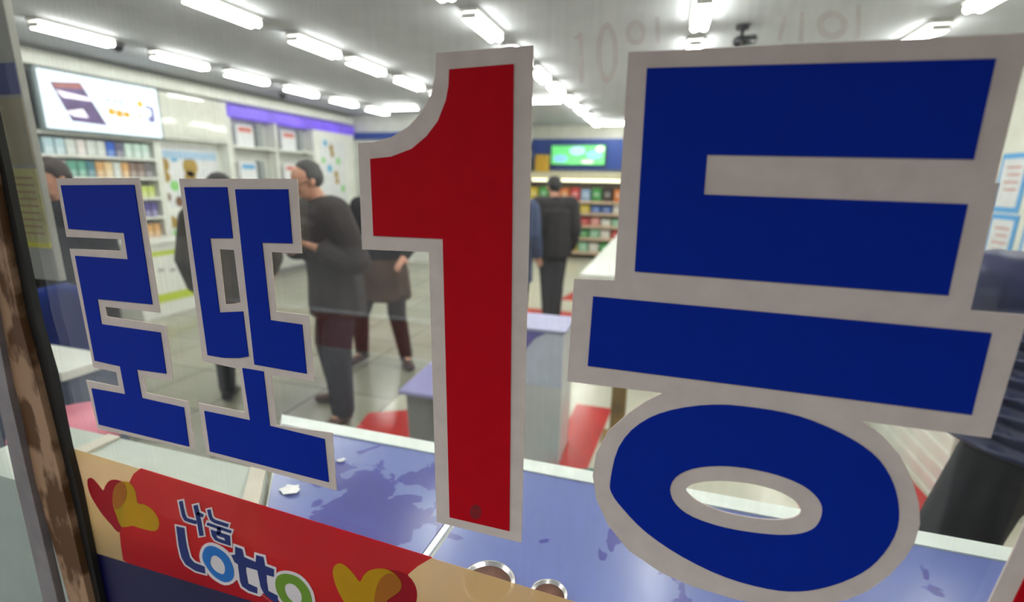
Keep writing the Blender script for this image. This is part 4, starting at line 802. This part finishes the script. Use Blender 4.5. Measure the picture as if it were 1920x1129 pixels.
# man with a phone
dkb = mat('dark_brown_coat', (52, 44, 44), .85, var=.2, scale=6)
p1 = figure('grey-haired man in dark coat and glasses looking down at his phone', (-2.05, 2.74, 0), face_to(-.56, -.83), 1.71, lean=.13, nod=.34,
            arms={(-1, 'e'): (-.30, -.03, 1.11), (-1, 'w'): (-.225, .15, 1.185), (1, 'e'): (.27, .06, 1.14), (1, 'w'): (-.06, .27, 1.17), (-1, 'c'): (.4, .2, .9), (1, 'c'): (-.4, .2, .9)},
            legs={(1, 'k'): (.11, .04, .50), (1, 'a'): (.13, -.02, .09), (1, 'f'): .75, (-1, 'k'): (-.16, .08, .49), (-1, 'a'): (-.20, .08, .09), (-1, 'f'): -.4},
            coat=dkb, coat_hem=.70, coat_r=.058, trousers=mat('navy_trousers', (36, 36, 50), .8), tw=.018, shoe=mat('brown_shoe', (84, 56, 44), .4), hair=mat('grey_hair', (74, 72, 72), .7, var=.25, scale=60), receding=True, width=1.08)
gm = mat('glasses_dark', (28, 26, 30), .1)
hdp = lambda p: bend(bend(p, (0, 0, .95), .13), bend((0, -.01, 1.45), (0, 0, .95), .13), .34)
g = MB()
for s in (-1, 1):
    g.ball(hdp((s * .032, .100, 1.618)), (.027, .007, .020), 12); g.tube(hdp((s * .054, .096, 1.622)), hdp((s * .082, .0, 1.618)), .003, seg=6)
g.tube(hdp((-.01, .102, 1.622)), hdp((.01, .102, 1.622)), .003, seg=6).build('glasses', gm, p1)
grow([[(bend((-.045, .06, 1.44), (0, 0, .95), .1), .018), (bend((0, .09, 1.40), (0, 0, .95), .1), .022), (bend((.045, .06, 1.44), (0, 0, .95), .1), .018)], [(bend((0, .11, 1.38), (0, 0, .95), .1), .02), (bend((0, .125, 1.28), (0, 0, .95), .1), .02)]], 'shirt_collar', mat('grey_blue_shirt', (130, 140, 160), .7), p1, .008, 2)
grow([[(bend((-.07, -.02, 1.455), (0, 0, .95), .1), .026), (bend((0, -.06, 1.475), (0, 0, .95), .1), .026), (bend((.07, -.02, 1.455), (0, 0, .95), .1), .026)]], 'coat_collar', mat('navy_collar', (30, 38, 70), .8), p1, .008, 2)
ph = thing('mobile_phone', 'dark mobile phone held in the hands of the man in glasses', 'phone')
ph.matrix_world = Matrix.Translation(p1.location) @ Matrix.Rotation(p1.rotation_euler.z, 4, 'Z') @ Matrix.Translation((-0.17, .305, 1.262)) @ Matrix.Rotation(-.6, 4, 'X')
MB().box(-.036, .036, -.07, .07, -.005, .005, .003).build('body', mat('phone_black', (22, 22, 24), .3), ph)
MB().box(-.032, .032, -.062, .062, .005, .006).build('display', mat('phone_screen', (120, 130, 120), .1, emit=.25), ph)

# second customer behind the second letter
figure('dark-haired person in olive brown coat, mostly hidden behind the second blue letter', (-2.86, 2.66, 0), face_to(-.5, .86), 1.61, nod=.15,
       arms={(1, 'e'): (.30, .02, 1.12), (1, 'w'): (.24, .20, .98)}, coat=mat('olive_coat', (66, 60, 52), .85, var=.3, scale=5), coat_hem=.62, coat_r=.05, trousers=mat('black_trousers', (26, 26, 30), .8),
       shoe=mat('black_boot', (24, 24, 26), .5), hair=mat('black_hair', (30, 26, 26), .6), flare=.02)
# dark figure at far left
figure('person in long black coat at the far left beside the price list board', (-3.40, 2.06, 0), face_to(.1, -1), 1.68, nod=.25, coat=mat('black_coat', (16, 18, 26), .85), coat_hem=.25, coat_r=.05, trousers=MATS['black_trousers'],
       shoe=MATS['black_boot'], hair=mat('brown_hair', (56, 44, 40), .6), arms={(-1, 'e'): (-.25, 0, 1.12), (-1, 'w'): (-.2, .16, .95)})
# walking woman
figure('person striding in brown skirt and dark boots right of the man with the phone', (-2.22, 3.62, 0), face_to(.35, -.94), 1.70, nod=.1,
       legs={(1, 'k'): (.20, .10, .49), (1, 'a'): (.24, -.06, .10), (-1, 'k'): (-.11, .10, .50), (-1, 'a'): (-.16, .02, .09), (1, 'f'): .5, (-1, 'f'): -.4},
       arms={(-1, 'e'): (-.27, .02, 1.12), (-1, 'w'): (-.20, .20, 1.0)}, coat=mat('black_jumper', (22, 22, 26), .85), coat_hem=.98, coat_r=.02, trousers=mat('dark_stockings', (40, 32, 34), .8),
       skirt=mat('brown_skirt', (76, 56, 46), .9, var=.2, scale=8), shoe=mat('burgundy_boot', (58, 26, 32), .5), hair=MATS['black_hair'], hair_long=True)
hb2 = thing('handbag', 'dark bag with yellow side hanging beside the striding person', 'bag', (-2.66, 3.46, .62))
MB().box(-.09, .09, -.05, .05, 0, .24, .02).build('body', mat('bag_yellow', (200, 150, 40), .5, var=.2), hb2)
MB().box(-.092, .092, -.052, .052, .24, .34, .01).build('flap', mat('bag_violet', (60, 54, 84), .5), hb2)
MB().tube((-.06, 0, .33), (0, .03, .55), .006, seg=8).tube((.06, 0, .33), (0, .03, .55), .006, seg=8).build('strap', mat('bag_violet', (60, 54, 84)), hb2)
# man at the back in black jacket
figure('dark-haired man in black jacket seen from behind, facing the goods at the back', (-1.17, 5.48, 0), face_to(-.55, .84), 1.66, nod=.30,
       coat=mat('black_brown_jacket', (40, 36, 38), .85, var=.2), coat_hem=.78, coat_r=.05, trousers=MATS['black_trousers'], shoe=MATS['black_boot'], hair=MATS['black_hair'],
       legs={(1, 'a'): (.06, -.02, .09), (-1, 'a'): (-.06, -.02, .09), (1, 'k'): (.07, 0, .5), (-1, 'k'): (-.07, 0, .5)}, width=1.08)
figure('person in slate blue coat half hidden behind the right edge of the red numeral', (-1.50, 5.05, 0), face_to(.2, .98), 1.62, nod=.2,
       coat=mat('slate_coat', (60, 72, 104), .85, var=.2), coat_hem=.55, coat_r=.06, trousers=MATS['black_trousers'], shoe=MATS['black_boot'], hair=MATS['black_hair'])
# person at the right in quilted jacket
figure('person in navy quilted jacket and black trousers at the right edge, leaning by the table', (1.08, 1.62, 0), face_to(.35, .94), 1.63, lean=.05, nod=.1,
       coat=mat('navy_quilt', (40, 46, 84), .45, var=.15), coat_hem=.95, coat_r=.07, quilt=True, trousers=mat('black_wool_trousers', (26, 28, 36), .8, var=.2), shoe=MATS['black_boot'], hair=MATS['black_hair'], width=1.12, tw=.03, legs={(1, 'k'): (.14, .02, .5), (1, 'a'): (.14, -.02, .09), (-1, 'k'): (-.15, .04, .5), (-1, 'a'): (-.14, 0, .09)},
       arms={(-1, 'e'): (-.33, .0, 1.14), (-1, 'w'): (-.26, .22, 1.08), (-1, 'c'): (.5, .5, 0)})
